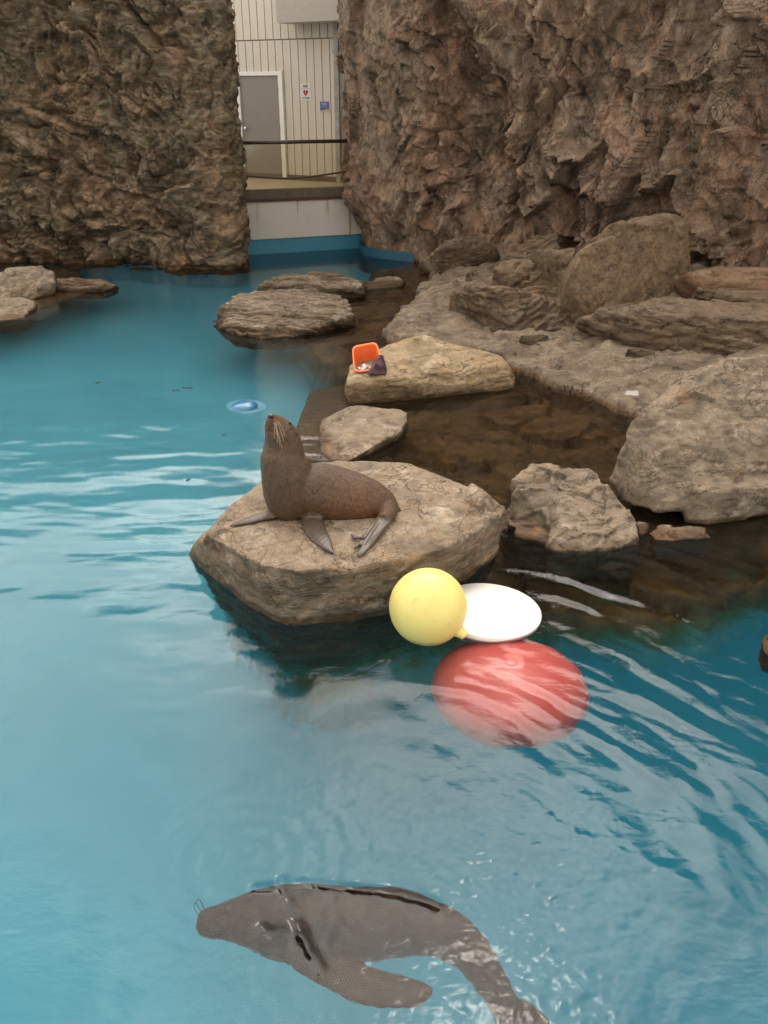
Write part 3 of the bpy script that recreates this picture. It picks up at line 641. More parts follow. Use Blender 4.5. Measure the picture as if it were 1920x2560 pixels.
def W(s, z, o=0.0): return Vector((A0.x, A0.y, 0)) + du * s + nw * o + Vector((0, 0, z))
def spx(px, py=400):                             # distance along the wall for a photo pixel
    d = ray(px, py); tt = nw.dot(Vector((A0.x, A0.y, 0)) - Vector((0, 0, 0))) / nw.dot(Vector((d.x, d.y, 0)))
    h = EYE + d * tt; return (h - Vector((A0.x, A0.y, h.z))).dot(du), h.z
bld = thing('building', W(L / 2, .88), 'beige metal clad building wall seen through the gap between the cliffs', 'building')
s_door0, _ = spx(599, 420); s_door1, ztop_d = spx(712, 188); s_fr1, ztop_f = spx(719, 179); sd_in0, _ = spx(607, 420)
s_ds, s_de = spx(607, 300)[0], spx(703, 300)[0]; zdt = spx(650, 191)[1]
f0, f1, zft = spx(597, 300)[0], spx(713, 300)[0], spx(650, 179)[1]
def wbox(bm, s0, s1, z0, z1, o0, o1): bm_quad_slab(bm, W(s0, z0, o0), W(s1, z0, o0), W(s1, z1, o0), W(s0, z1, o0), nw * (o1 - o0))
ZT, zseam = 6.6, spx(700, 99)[1]
def boards(z0, z1, name, shift):
    bm = bmesh.new(); pitch = (spx(829, 300)[0] - spx(734, 300)[0]) / 5.0
    s = s0 = spx(734, 300)[0] - 12 * pitch + shift
    while s < L + .8:
        a, b = s + .009, s + pitch - .009
        segs = [(a, b, z0, z1)]
        if z0 < 1.5:
            segs = []
            if b <= f0 or a >= f1: segs = [(a, b, z0, z1)]
            else:
                if a < f0: segs.append((a, f0, z0, z1)); a = f0
                if b > f1: segs.append((f1, b, z0, z1)); b = f1
                segs.append((a, b, zft, z1))
        for q in segs:
            if q[1] - q[0] > .002: wbox(bm, *q, -.011, .012)
        s += pitch
    link('siding', bm_mesh(bm), m_siding, bld, False)
bm = bmesh.new(); wbox(bm, -3, L + 3, .3, ZT, -.3, -.012)
link('backing_wall', bm_mesh(bm), m_groove, bld, False)
boards(.88, zseam - .012, 'backing_wall', 0)
boards(zseam + .012, ZT, 'backing_wall', -.03)
bm = bmesh.new(); wbox(bm, f0, s_ds, .9, zft - .07, .0125, .05); wbox(bm, s_de, f1, .9, zft - .07, .0125, .05); wbox(bm, f0, f1, zft - .07, zft + .0, .0125, .05)
fr = link('door_frame', bm_mesh(bm), m_trim, bld, False)
bm = bmesh.new(); wbox(bm, s_ds + .003, s_de - .003, .91, zft - .073, -.0105, .02)
dr = link('door', bm_mesh(bm), m_door, bld, False)
bm = bmesh.new(); hs, hz = spx(619, 321)
bmesh.ops.create_uvsphere(bm, u_segments=14, v_segments=10, radius=.035, matrix=Matrix.Translation(W(hs, hz, .075)))
bm_tube(bm, [W(hs, hz, .015), W(hs, hz, .06)], .012)
link('door_handle', bm_mesh(bm), plain('steel_knob', (.7, .68, .64), .25, .03, Metallic=.8), dr)
for hp in (228, 320, 405):
    bm = bmesh.new(); z_ = spx(703, hp)[1]; wbox(bm, s_de - .03, s_de - .006, z_ - .05, z_ + .05, .0205, .028)
    link('hinge', bm_mesh(bm), m_brown, dr, False)
bm = bmesh.new(); wbox(bm, f0 - .05, spx(841, 458)[0], .885, .985, .0125, .03)
link('kickboard', bm_mesh(bm), m_kick, bld, False)
s_c0, s_c1 = spx(842, 250)[0], spx(864, 250)[0]
bm = bmesh.new(); wbox(bm, s_c0, s_c0 + .10, .885, ZT, .0125, .09); wbox(bm, s_c0 + .10, s_c1 + .4, .885, ZT, .0125, .045)
link('corner_post', bm_mesh(bm), m_galv, bld, False)
# overhanging grey box at the top
h0 = spx(731, 20)[0]; zov = spx(800, 53)[1]
bm = bmesh.new(); wbox(bm, h0, L + .6, zov - .04, ZT, .095, .55)
link('overhang_box', bm_mesh(bm), m_grey, bld, False)
bm = bmesh.new(); s_v0, s_v1 = spx(831, 110)[0], spx(841, 110)[0]; v0, v1 = spx(836, 135)[1], spx(836, 97)[1]
wbox(bm, s_v0, s_v1 - .002, v0, v1, .0125, .03); vb = link('vent', bm_mesh(bm), m_grey, bld, False)
bm = bmesh.new()
for k in range(5): wbox(bm, s_v0 + .035, s_v1 - .012, v0 + .06 + k * (v1 - v0 - .1) / 5, v0 + .075 + k * (v1 - v0 - .1) / 5 + .02, .031, .045)
link('vent_slats', bm_mesh(bm), m_trim, vb, False)

# signs
def poly_obj(name, pts, mat, parent, fr_, depth=.003):
    s0, zc, o = fr_; bm = bmesh.new()
    vs = [bm.verts.new(W(s0 + x, zc + y, o)) for x, y in pts]; f = bm.faces.new(vs)
    r = bmesh.ops.extrude_face_region(bm, geom=[f]); bmesh.ops.translate(bm, vec=nw * depth, verts=[g for g in r['geom'] if isinstance(g, bmesh.types.BMVert)])
    return link(name, bm_mesh(bm), mat, parent, False)
def text_obj(name, body, size, mat, parent, s0, zc, o, bold=0):
    cu = bpy.data.curves.new('t', 'FONT'); cu.body = body; cu.size = size; cu.align_x = 'CENTER'; cu.align_y = 'CENTER'; cu.extrude = .001; cu.offset = bold
    ob = bpy.data.objects.new('t', cu); COL.objects.link(ob); dg = bpy.context.evaluated_depsgraph_get(); dg.update()
    me = bpy.data.meshes.new_from_object(ob.evaluated_get(dg)); bpy.data.objects.remove(ob)
    M = Matrix((du, Vector((0, 0, 1)), nw)).transposed().to_4x4(); M.translation = W(s0, zc, o); me.transform(M)
    return link(name, me, mat, parent, False)
m_white = plain('sign_white', (.72, .71, .69), .4, .03); m_black = plain('sign_black', (.03, .03, .03), .5, .03); m_red = plain('sign_red', (.42, .02, .025), .4, .03)
a0, a1 = spx(752.5, 230)[0], spx(778.5, 230)[0]; z0, z1 = spx(765, 251)[1], spx(765, 209)[1]
sm_, zm = (a0 + a1) / 2, (z0 + z1) / 2; w_, h_ = a1 - a0, z1 - z0
sg = thing('sign', W(sm_, z0, .02), 'white sign with AED lettering, a red heart and an arrow on the wall', 'sign')
bm = bmesh.new(); wbox(bm, a0, a1, z0, z1, .0135, .02); link('sign_board', bm_mesh(bm), m_white, sg, False)
text_obj('lettering', 'AED', h_ * .21, m_black, sg, sm_, zm + h_ * .345, .0225, .0015)
poly_obj('rule', [(-w_ * .42, h_ * .2), (w_ * .42, h_ * .2), (w_ * .42, h_ * .212), (-w_ * .42, h_ * .212)], m_black, sg, (sm_, zm, .0205))
hp = []
for k in range(40):
    a = 2 * math.pi * k / 40; hp.append((w_ * .235 * math.sin(a) ** 3, h_ * -.045 + w_ * .0165 * (13 * math.cos(a) - 5 * math.cos(2 * a) - 2 * math.cos(3 * a) - math.cos(4 * a))))
poly_obj('heart', hp[::-1], m_red, sg, (sm_, zm, .0205))
poly_obj('bolt', [(w_ * .03, h_ * .04), (-w_ * .06, -h_ * .06), (-w_ * .005, -h_ * .06), (-w_ * .03, -h_ * .14), (w_ * .07, -h_ * .035), (w_ * .012, -h_ * .035)], m_white, sg, (sm_, zm, .0240), .002)
poly_obj('arrow', [(-w_ * .4, -h_ * .375), (w_ * .2, -h_ * .375), (w_ * .2, -h_ * .42), (w_ * .4, -h_ * .355), (w_ * .2, -h_ * .29), (w_ * .2, -h_ * .335), (-w_ * .4, -h_ * .335)], m_black, sg, (sm_, zm, .0205))
a0, a1 = spx(801.5, 265)[0], spx(823.5, 265)[0]; z0, z1 = spx(812, 279)[1], spx(812, 254)[1]; sm_, zm = (a0 + a1) / 2, (z0 + z1) / 2; w_, h_ = a1 - a0, z1 - z0
sg = thing('notice', W(sm_, z0, .02), 'small blue notice with a yellow lower edge, right of the AED sign', 'notice')
bm = bmesh.new(); wbox(bm, a0, a1, z0, z1, .0135, .02); link('notice_board', bm_mesh(bm), plain('notice_blue', (.10, .13, .36), .4, .03), sg, False)
poly_obj('yellow_band', [(-w_ * .5, -h_ * .5), (w_ * .5, -h_ * .5), (w_ * .5, -h_ * .24), (-w_ * .1, -h_ * .36), (-w_ * .5, -h_ * .40)], plain('notice_yellow', (.62, .5, .14), .4, .03), sg, (sm_, zm, .0205))
poly_obj('pale_mark', [(-w_ * .3, h_ * .40), (w_ * .3, h_ * .40), (w_ * .26, h_ * .12), (-w_ * .26, h_ * .12)], plain('notice_pale', (.3, .33, .5), .4, .03), sg, (sm_, zm, .0205))
poly_obj('pale_mark', [(-w_ * .38, h_ * .0), (w_ * .38, h_ * .0), (w_ * .38, -h_ * .06), (-w_ * .38, -h_ * .06)], bpy.data.materials['notice_pale'], sg, (sm_, zm, .0205))

# walkway and pool wall under it
WA, WB = P(560, 642), P(900, 621)                # pool wall line
def Q(px, z, back=0.0):                          # point on the pool wall plane line at photo column px
    d = ray(px, 560); nn = Vector((WB.y - WA.y, -(WB.x - WA.x), 0)); tt = nn.dot(Vector((WA.x, WA.y, 0))) / nn.dot(Vector((d.x, d.y, 0)))
    h = d * tt; return Vector((h.x, h.y + back, z))
t = NT('rust_streaked_paint')
stx = t.noise(9, 3, .6, 0, t.mapp(t.pos, (0, 0, 0), (1, 1, .06))); z = t.sepz()[2]
dr_ = t.math('MULTIPLY', t.rng(stx, .60, .68), t.rng(z, .3, .84, 0, .8))
c = t.mix(dr_, t.mix(t.rng(t.noise(2, 4), .3, .7), (.50, .44, .385), (.45, .40, .35)), (.25, .12, .05)); t.bsdf(c, .6); m_skirt = t.m
wl_ = thing('retaining_wall', Q(735, 0), 'low beige wall with a blue painted base closing the pool under the walkway', 'wall')
bm = bmesh.new(); bm_quad_slab(bm, Q(560, .25), Q(965, .25), Q(965, .85), Q(560, .85), (0, .3, 0)); link('beige_panel', bm_mesh(bm), m_skirt, wl_, False)
bm = bmesh.new(); bm_quad_slab(bm, Q(560, -1.75, .03), Q(965, -1.75, .03), Q(965, .247, .03), Q(560, .247, .03), (0, .25, 0)); link('blue_base', bm_mesh(bm), plain('blue_wall_paint', (.035, .17, .24), .5, .1), wl_, False)
bm = bmesh.new(); bm_quad_slab(bm, Q(872, .25, -.02), Q(877, .25, -.02), Q(877, .85, -.02), Q(872, .85, -.02), (0, .018, 0)); link('corner_trim', bm_mesh(bm), plain('rusty_trim', (.32, .24, .13), .6, .3, 20), wl_, False)
wk = thing('walkway', Q(735, .87, 1), 'raised concrete walkway in front of the door', 'walkway')
bm = bmesh.new(); bm_quad_slab(bm, Q(520, .853, .02), Q(930, .853, .02), W(L + .8, .853), W(-.8, .853), (0, 0, .03)); link('deck', bm_mesh(bm), plain('deck_concrete', (.36, .29, .2), .7, .12, 3, .004), wk, False)
bm = bmesh.new(); bm_quad_slab(bm, Q(560, .884, .0), Q(905, .884, .0), Q(905, 1.04, .0), Q(560, 1.05, .0), (0, .12, 0)); kb = link('kerb', bm_mesh(bm), plain('dirty_kerb', (.085, .060, .04), .7, .35, 8, .006), wk, False)
bm = bmesh.new(); bm_quad_slab(bm, Q(560, .852, -.035), Q(905, .852, -.035), Q(905, .90, -.035), Q(560, .90, -.035), (0, .033, 0)); link('rusty_lip', bm_mesh(bm), plain('rust_iron', (.06, .024, .012), .8, .5, 25, .004), wk, False)
rl = thing('railing', Q(735, 1.06), 'brown pipe railing with a yellowish clear panel and sagging cable', 'railing')
def QP(px, py, back=0.0):
    q = Q(px, 0, back); return PY(px, py, q.y)
bm = bmesh.new(); bm_tube(bm, [QP(560, 358, .1), QP(890, 352, .1)], .03, 12); link('top_rail', bm_mesh(bm), m_brown, rl)
bm = bmesh.new(); bm_tube(bm, [QP(873, 356, .1), QP(874, 420, .1), QP(873, 500, .08)], .02, 10); link('post', bm_mesh(bm), m_brown, rl)
bm = bmesh.new(); bm_tube(bm, catmull([QP(575, 429, .05), QP(600, 437, .05), QP(650, 442, .05), QP(720, 446, .05), QP(790, 440, .05), QP(875, 427, .05)], 6), .016, 8); link('cable', bm_mesh(bm), m_brown, rl)
bm = bmesh.new(); pp = [QP(560, 358, .1), QP(872, 354, .1)] + [QP(872, 440, .1), QP(867, 458, .1), QP(858, 472, .1), QP(845, 481, .1), QP(560, 486, .1)]
f = bm.faces.new([bm.verts.new(p) for p in pp]); r = bmesh.ops.extrude_face_region(bm, geom=[f]); bmesh.ops.translate(bm, vec=(0, .008, 0), verts=[g for g in r['geom'] if isinstance(g, bmesh.types.BMVert)])
t = NT('yellowed_acrylic'); tr = t.n('ShaderNodeBsdfTransparent'); tr.inputs[0].default_value = (.95, .93, .84, 1); gsy = t.n('ShaderNodeBsdfGlossy'); gsy.inputs['Roughness'].default_value = .08; ms = t.n('ShaderNodeMixShader'); ms.inputs[0].default_value = .05
t.l(tr.outputs[0], ms.inputs[1]); t.l(gsy.outputs[0], ms.inputs[2]); t.l(ms.outputs[0], t.o.inputs[0])
link('panel', bm_mesh(bm), t.m, rl, False)
bm = bmesh.new(); bm_tube(bm, catmull([QP(872, 430, .09), QP(871, 447, .09), QP(862, 467, .09), QP(848, 480, .09)], 5), .01, 8); link('panel_edging', bm_mesh(bm), m_brown, rl)

# ------------------------------------------------------------------ water
C0 = P(900, 2330); C1 = P(1150, 2080); C2 = P(620, 2150)
def wave(x, y):
    q = np.stack([x, y, np.zeros_like(x)], 1)
    wr = fbm(q * .8, 3, 201) * .5; wr2 = fbm(q * 1.7 + 4, 3, 202)
    r = np.hypot(x - C0.x, (y - C0.y)); th = np.arctan2(y - C0.y, x - C0.x)
    # rings running out from the swimming animal, strongest to the right and beyond
    env = sstep(.65, 1.3, r) * sstep(4.0, 2.5, r) * (.25 + .75 * sstep(1.75, 1.0, th) * sstep(-.6, .1, th))
    lam = .25
    k1 = 2 * np.pi / lam
    ph = k1 * (r + .34 * wr + .11 * wr2)
    mod = .12 + 1.2 * np.clip(.5 + fbm(np.stack([r * 2.2, th * 2.6, r * 0], 1), 3, 203) * 2.2, 0, 1)
    pol = np.stack([r * 4.2 + wr * 1.6, th * 3.2 + wr2 * .5, r * 0 + 2], 1)
    h = .0021 * env * mod * (np.sin(ph) + .3 * np.sin(2 * ph + 1.1))
    h += env * (.0120 * fbm(pol, 3, 221) + .0030 * fbm(pol * (2.7, 2.2, 1), 2, 222))
    h += .0005 * sstep(.25, .5, r) * sstep(1.7, .6, r) * np.sin(2 * np.pi / .17 * (r + .12 * wr)) * (.3 + .7 * sstep(-.5, 1.5, th))
    h += .0011 * env * np.sin(2 * np.pi / .115 * (r + .16 * wr + .08 * wr2)) * np.clip(fbm(np.stack([r * 2, th * 2.4, r * 0 + 5], 1), 2, 211) * 3, 0, 1)
    # broken swell on the left and centre
    lf = sstep(.3, -.6, x) * sstep(8.2, 5.6, y) * sstep(2.4, 4.4, y)
    h += lf * (.019 * fbm(q * (1.15, 3.0, 1) + (wr * .6)[:, None], 3, 206) + .0035 * fbm(q * (3.0, 8.0, 1), 2, 216))
    h += .007 * fbm(q * (1.1, 1.6, 1), 3, 204) + .0016 * fbm(q * (3.4, 5.2, 1), 2, 205)
    # creases of water over the back of the swimming animal
    for seg, wd_, am in ((((706, 2200), (735, 2290), (760, 2350), (800, 2425)), .020, .010), (((640, 2218), (760, 2208), (880, 2220), (1000, 2232), (1095, 2262)), .020, .010), (((655, 2320), (700, 2330), (742, 2345)), .030, .010)):
        dd = np.full(len(x), 9.0); pts_ = [P(*v) for v in seg]
        for a, b in zip(pts_, pts_[1:]):
            ex, ey = b.x - a.x, b.y - a.y; t_ = np.clip(((x - a.x) * ex + (y - a.y) * ey) / (ex * ex + ey * ey), 0, 1); dd = np.minimum(dd, np.hypot(x - a.x - t_ * ex, y - a.y - t_ * ey))
        h -= am * np.exp(-(dd / wd_) ** 2) * (.6 + fbm(q * 11, 2, 231))
    # short chop round the animal and over the near water
    near = sstep(1.5, .35, np.hypot((x - C0.x - .1) * .8, y - C0.y))
    h += near * (.0030 * fbm(q * 8, 3, 232) + .0009 * fbm(q * 26, 2, 233)) + .0008 * sstep(4.5, 3.0, y) * fbm(q * (5, 7, 1), 3, 234) + sstep(-.1, .6, x) * sstep(3.2, 4.0, y) * sstep(7, 5, y) * .0034 * fbm(q * (4.5, 8.5, 1), 3, 235)
    # chop behind the tail
    ch = np.exp(-((x - C1.x - .25) ** 2 / .5 + (y - C1.y + .25) ** 2 / .28)) 
    h += ch * (.0030 * fbm(q * 16, 3, 207) + .0010 * fbm(q * 38, 2, 208))
    r2 = np.hypot(x - C2.x, y - C2.y); h += .001 * sstep(.6, .1, r2) * np.sin(2 * np.pi / .09 * r2)
    r3 = np.hypot(x - C1.x - .1, (y - C1.y)); h += .0004 * np.exp(-((r3 - .3) / .07) ** 2) * np.sin(2 * np.pi / .08 * (r3 + .06 * wr2))
    # fine wind ripple far out
    h += sstep(5.5, 8.5, y) * (.0012 * fbm(q * (5, 14, 1), 3, 209))
    # small rings round the floats and rock edges
    return h
xs = np.r_[np.arange(-12, -4, .12), np.arange(-4, -2.6, .04), np.arange(-2.6, -.8, .0135), np.arange(-.8, .9, .0065), np.arange(.9, 2.6, .0115), np.arange(2.6, 4, .04), np.arange(4, 9, .12)]
ys = np.r_[np.arange(-2.5, 1.2, .1), np.arange(1.2, 1.65, .0135), np.arange(1.65, 2.6, .0065), np.arange(2.6, 5.2, .0135), np.arange(5.2, 8, .024), np.arange(8, 16.2, .05), [17, 18, 18.9]]
X, Y = np.meshgrid(xs, ys, indexing='ij')
Vw = np.stack([X.ravel(), Y.ravel(), wave(X.ravel(), Y.ravel())], 1)
wme = grid_mesh(Vw, len(xs), len(ys), 'water')
bm = bmesh.new(); bm.from_mesh(wme)
be = [e for e in bm.edges if e.is_boundary]
r = bmesh.ops.extrude_edge_only(bm, edges=be); nv_ = [g for g in r['geom'] if isinstance(g, bmesh.types.BMVert)]
for v in nv_: v.co.z = -4.9
bmesh.ops.holes_fill(bm, edges=[e for e in bm.edges if e.is_boundary], sides=0)
bmesh.ops.recalc_face_normals(bm, faces=bm.faces); bm.to_mesh(wme); bm.free()
t = NT('pool_water')
rf = t.n('ShaderNodeBsdfRefraction'); rf.inputs['IOR'].default_value = 1.333; rf.inputs['Roughness'].default_value = 0; rf.inputs[0].default_value = (1, 1, 1, 1)
gs = t.n('ShaderNodeBsdfGlossy'); gs.inputs['Roughness'].default_value = .0
fr_ = t.n('ShaderNodeFresnel'); fr_.inputs['IOR'].default_value = 1.333
ms = t.n('ShaderNodeMixShader'); t.l(fr_.outputs[0], ms.inputs[0]); t.l(rf.outputs[0], ms.inputs[1]); t.l(gs.outputs[0], ms.inputs[2]); t.l(ms.outputs[0], t.o.inputs[0])
bn = t.bump(t.noise(34, 3, .55, .3, t.mapp(t.pos, (0, 0, 0), (1, 1.7, 1))), .0009, 1.0)
for q in (rf, gs, fr_): t.l(bn, q.inputs['Normal'])
va = t.n('ShaderNodeVolumeAbsorption'); va.inputs['Color'].default_value = (.30, .80, .86, 1); va.inputs['Density'].default_value = .27; t.l(va.outputs[0], t.o.inputs['Volume'])
wat = link('water', wme, t.m); tag(wat, kind='structure')

# ------------------------------------------------------------------ floats
def sphere(name, c, r, mat, parent=None, seg=64, sq=1.0):
    bm = bmesh.new(); bmesh.ops.create_uvsphere(bm, u_segments=seg, v_segments=seg // 2, radius=r)
    for v in bm.verts: v.co.z *= sq
    o = link(name, bm_mesh(bm), mat, None); o.location = c
    if parent is not None: o.parent = parent; o.matrix_parent_inverse = parent.matrix_world.inverted()
    return o
t = NT('yellow_vinyl'); v = t.noise(5, 6, .65); c = t.mix(t.rng(v, .4, .75, 0, .6), (.72, .60, .19), (.56, .42, .12))
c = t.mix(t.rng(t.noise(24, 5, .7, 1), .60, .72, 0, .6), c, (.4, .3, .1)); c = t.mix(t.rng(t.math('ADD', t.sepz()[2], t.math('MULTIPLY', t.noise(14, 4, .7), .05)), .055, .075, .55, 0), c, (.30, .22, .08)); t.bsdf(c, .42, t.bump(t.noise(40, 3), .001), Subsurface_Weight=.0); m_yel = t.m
yc = P(1070, 1517, .155); yr = 97.5 / ppm(yc)
yb = thing('buoy', (yc.x, yc.y, yc.z - yr), 'yellow round buoy floating next to the white disc', 'buoy')
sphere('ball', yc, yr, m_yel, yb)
ts = yr * .012; bm = bmesh.new(); bm_tube(bm, [yc + Vector((yr * .999 * math.cos(a) * .97, -yr * .999 * math.cos(a) * .24, yr * .999 * math.sin(a))) for a in np.linspace(0, 2 * math.pi, 90)], ts * .35, 8); link('seam', bm_mesh(bm), m_yel, yb)
dn = (P(1158, 1588, .05) - yc).normalized()
bm = bmesh.new(); e = yc + dn * (yr * .95); bm_tube(bm, [e, e + dn * yr * .12, e + dn * yr * .22, e + dn * yr * .26], [yr * .2, yr * .13, yr * .12, yr * .09], 16)
link('mooring_lug', bm_mesh(bm), m_yel, yb)
wc = P(1223, 1511, .045); wr_ = 131 / ppm(wc)
wd = thing('float', (wc.x, wc.y, -.02), 'flat white disc float behind the yellow buoy', 'float')
prof = [(wr_ * .95, -.035), (wr_ * .985, -.03), (wr_ * .995, -.015), (wr_, -.005), (wr_, .010), (wr_ * .992, .016), (wr_ * .5, .017), (.001, .017)]
me = revolve(prof, 72); me.transform(Matrix.Translation((wc.x, wc.y, .0)) @ Matrix.Rotation(R(2.5), 4, 'Y') @ Matrix.Rotation(R(-1), 4, 'X'))
link('disc', me, plain('white_foam', (.80, .78, .74), .5, .05, 6), wd)
t = NT('red_vinyl'); v = t.noise(4, 6, .65); c = t.mix(t.rng(v, .35, .7, 0, 1), (.74, .15, .13), (.62, .10, .09)); t.bsdf(c, .35); m_rd = t.m
rr = .385; rc = P(1275, 1700, -.10); rc = Vector((rc.x, rc.y - .0, -rr * .72 + .006))
rb = thing('buoy', (rc.x, rc.y, rc.z - rr), 'big red buoy floating just under the surface below the white disc', 'buoy')
sphere('ball', rc, rr, m_rd, rb, sq=.72)
bm = bmesh.new(); bm_tube(bm, [rc + Vector((.0, 0, rr * .69)), rc + Vector((0, 0, rr * .725)), rc + Vector((0, 0, rr * .731))], [rr * .10, rr * .08, rr * .03], 20); link('valve_cap', bm_mesh(bm), m_rd, rb)
t = NT('faded_red_vinyl'); t.bsdf((.22, .05, .035), .5); m_rd2 = t.m
dc = P(1000, 1560, -.22); sphere('float', (dc.x, dc.y, -.20), .13, m_rd2); tag(bpy.context.scene.objects['float.001'], 'dull red float under water, half hidden behind the yellow buoy', 'float')
# blue floating toy
bc = P(614, 1017, 0); t = NT('blue_plastic'); t.bsdf((.03, .14, .26), .22); m_bl = t.m
t = NT('clear_plastic'); b_ = t.bsdf((.2, .42, .6), .15); b_.inputs['Alpha'].default_value = .2; m_clr = t.m
bt_ = thing('float', (bc.x, bc.y, 0), 'shiny blue plastic float drifting in open water behind the sea lion head', 'float')
me = revolve([(.11, -.03), (.125, -.012), (.128, 0), (.115, .018), (.085, .034), (.045, .042), (.001, .044)], 40)
me.transform(Matrix.Translation((bc.x - .02, bc.y, 0)) @ Matrix.Rotation(R(-6), 4, 'Y') @ Matrix.Diagonal((1, 1, 1, 1))); link('dome', me, m_bl, bt_)
me = revolve([(.14, -.012), (.172, -.006), (.182, .002), (.172, .008), (.14, .004)], 40)
me.transform(Matrix.Translation((bc.x + .01, bc.y, .004)) @ Matrix.Rotation(R(4), 4, 'Y')); link('rim', me, m_clr, bt_)

# ------------------------------------------------------------------ orange tub on the slab
t = NT('orange_plastic'); t.bsdf(t.mix(t.rng(t.noise(9, 4), .4, .7), (.86, .19, .055), (.80, .155, .045)), .35, None, Subsurface_Weight=.15, Subsurface_Radius=(.06, .02, .01)); m_or = t.m
t = NT('maroon_rubber'); t.bsdf((.05, .018, .028), .4); m_mar = t.m
TL, TR, BR, BL = PY(881, 867, 7.72), PY(941, 856, 7.76), PY(958, 922, 7.50), PY(886, 930, 7.47)
cen = (TL + TR + BR + BL) / 4; ax = -((TR - TL).cross(BL - TL)).normalized()
if ax.y < 0: ax = -ax
def rr_quad(q, n=8, rnd_=.22, outc=None):        # rounded outline through four corners
    out = []
    for i in range(4):
        a, b, c = q[i - 1], q[i], q[(i + 1) % 4]
        p0, p1 = b.lerp(a, rnd_), b.lerp(c, rnd_)
        for k in range(n): tt = k / (n - 1); out.append(((1 - tt) ** 2) * p0 + 2 * tt * (1 - tt) * b + tt * tt * p1)
    return out
rim = [TL, TR, BR, BL]
def inset(q, k, d): return [cen.lerp(v, k) + ax * d for v in q]
rings = [inset(rim, .97, .0), inset(rim, 1.03, -.006), inset(rim, 1.05, .004), inset(rim, 1.0, .015), inset(rim, .80, .15), inset(rim, .66, .215), inset(rim, .60, .215)]
inner = [inset(rim, .56, .195), inset(rim, .62, .195), inset(rim, .76, .145), inset(rim, .93, .012), inset(rim, .94, .0)]
tb = thing('tub', cen + ax * .1 - Vector((0, 0, .13)), 'orange plastic tub lying on its side on the tan slab', 'tub')
def loft(ringset, capA, capB):
    bm = bmesh.new(); rs = [[bm.verts.new(p) for p in rr_quad(q)] for q in ringset]; n = len(rs[0])
    for a, b in zip(rs, rs[1:]):
        for j in range(n): bm.faces.new((a[j], a[(j + 1) % n], b[(j + 1) % n], b[j]))
    if capA: bm.faces.new(rs[0])
    if capB: bm.faces.new(rs[-1])
    return bm
bm = loft(inner + rings, True, True)
link('tub_body', bm_mesh(bm), m_or, tb)
# maroon cover pulled over the lower right corner, with three ribs
cb, cr2 = PY(918, 932, 7.44), PY(963, 932, 7.46)
cov = [PY(934, 910, 7.47), PY(944, 893, 7.52), PY(958, 893, 7.56), PY(967, 925, 7.50), PY(966, 936, 7.46), PY(921, 938, 7.40), PY(919, 930, 7.42), PY(930, 921, 7.43)]
bm = bmesh.new(); bm_hull(bm, [p + Vector((0, -.012, 0)) for p in cov] + [p + Vector((0.0, .09, 0)) for p in cov[1:6]])
me = remesh(bm_mesh(bm), .006); lap(me, 5); link('corner_cover', me, m_mar, tb)
for k in range(3):
    bm = bmesh.new(); a = PY(941 + 4 * k, 905 - 3.0 * k, 7.43 + .01 * k); b = PY(961 + 2 * k, 926 - 2 * k, 7.425 + .01 * k); bm_tube(bm, [a, a.lerp(b, .5) + Vector((0, -.008, .003)), b], [.004, .0065, .004], 8); link('rib', bm_mesh(bm), plain('maroon_rib', (.11, .06, .07), .4) if k == 0 else bpy.data.materials['maroon_rib'], tb)
bm = bmesh.new(); rg = random.Random(3)
for k in range(70):
    u, v = rg.gauss(.5, .2), abs(rg.gauss(0, .22)); u = min(max(u, .08), .85); v = min(v, .55)
    dq = .03 + rg.random() * .14
    base = BL.lerp(BR, u).lerp(TL.lerp(TR, u), .10 + v * .45)
    p = cen.lerp(base, .9 - dq * 1.2) + ax * dq
    s = .010 + rg.random() * .012
    bm_hull(bm, [p + Vector((rg.uniform(-s, s), rg.uniform(-s, s), rg.uniform(-s, s))) for _ in range(9)])
t = NT('ice'); t.bsdf((.85, .86, .88), .2, None, Alpha=.9)
ic = link('crushed_ice', bm_mesh(bm), t.m, smooth=False); tag(ic, 'crushed ice lying in the bottom of the orange tub', 'ice', kind='stuff'); setorigin(ic)

# ------------------------------------------------------------------ sea lions
def fur_mat(name, base, dark, warm, skin, wet=0.0, sc_=1.0):
    t = NT(name)
    at = t.n('ShaderNodeAttribute'); at.attribute_name = 'skin'; at2 = t.n('ShaderNodeAttribute'); at2.attribute_name = 'tone'
    v = t.mapp(t.pos, (20, 30, 20), (1, 1, .4))
    cl_ = t.noise(120 * sc_, 5, .75, .6, v); md = t.noise(16 * sc_, 5, .6)
    fac = t.rng(cl_, .32, .72)
    c = t.mix(fac, dark, base)
    c = t.mix(t.math('MULTIPLY', at2.outputs['Fac'], t.rng(cl_, .45, .7, .25, 1)), c, warm)
    c = t.mix(t.rng(md, .4, .7, 0, .35), c, dark)
    c = t.mix(at.outputs['Fac'], c, t.mix(t.rng(t.noise(60, 4), .3, .7), skin, scl(skin, .72)))
    at3 = t.n('ShaderNodeAttribute'); at3.attribute_name = 'sheen_gap'; c = t.mix(at3.outputs['Fac'], c, (.006, .0035, .002))  # fur painted near-black where the surface reflection is missing
    h = t.math('MULTIPLY', cl_, t.rng(at.outputs['Fac'], 0, 1, 1, .1))
    t.bsdf(c, t.rng(at.outputs['Fac'], 0, 1, .5 - wet * .2, .38), t.bump(h, .006), Specular_IOR_Level=.45 if wet == 0 else .06); return t.m
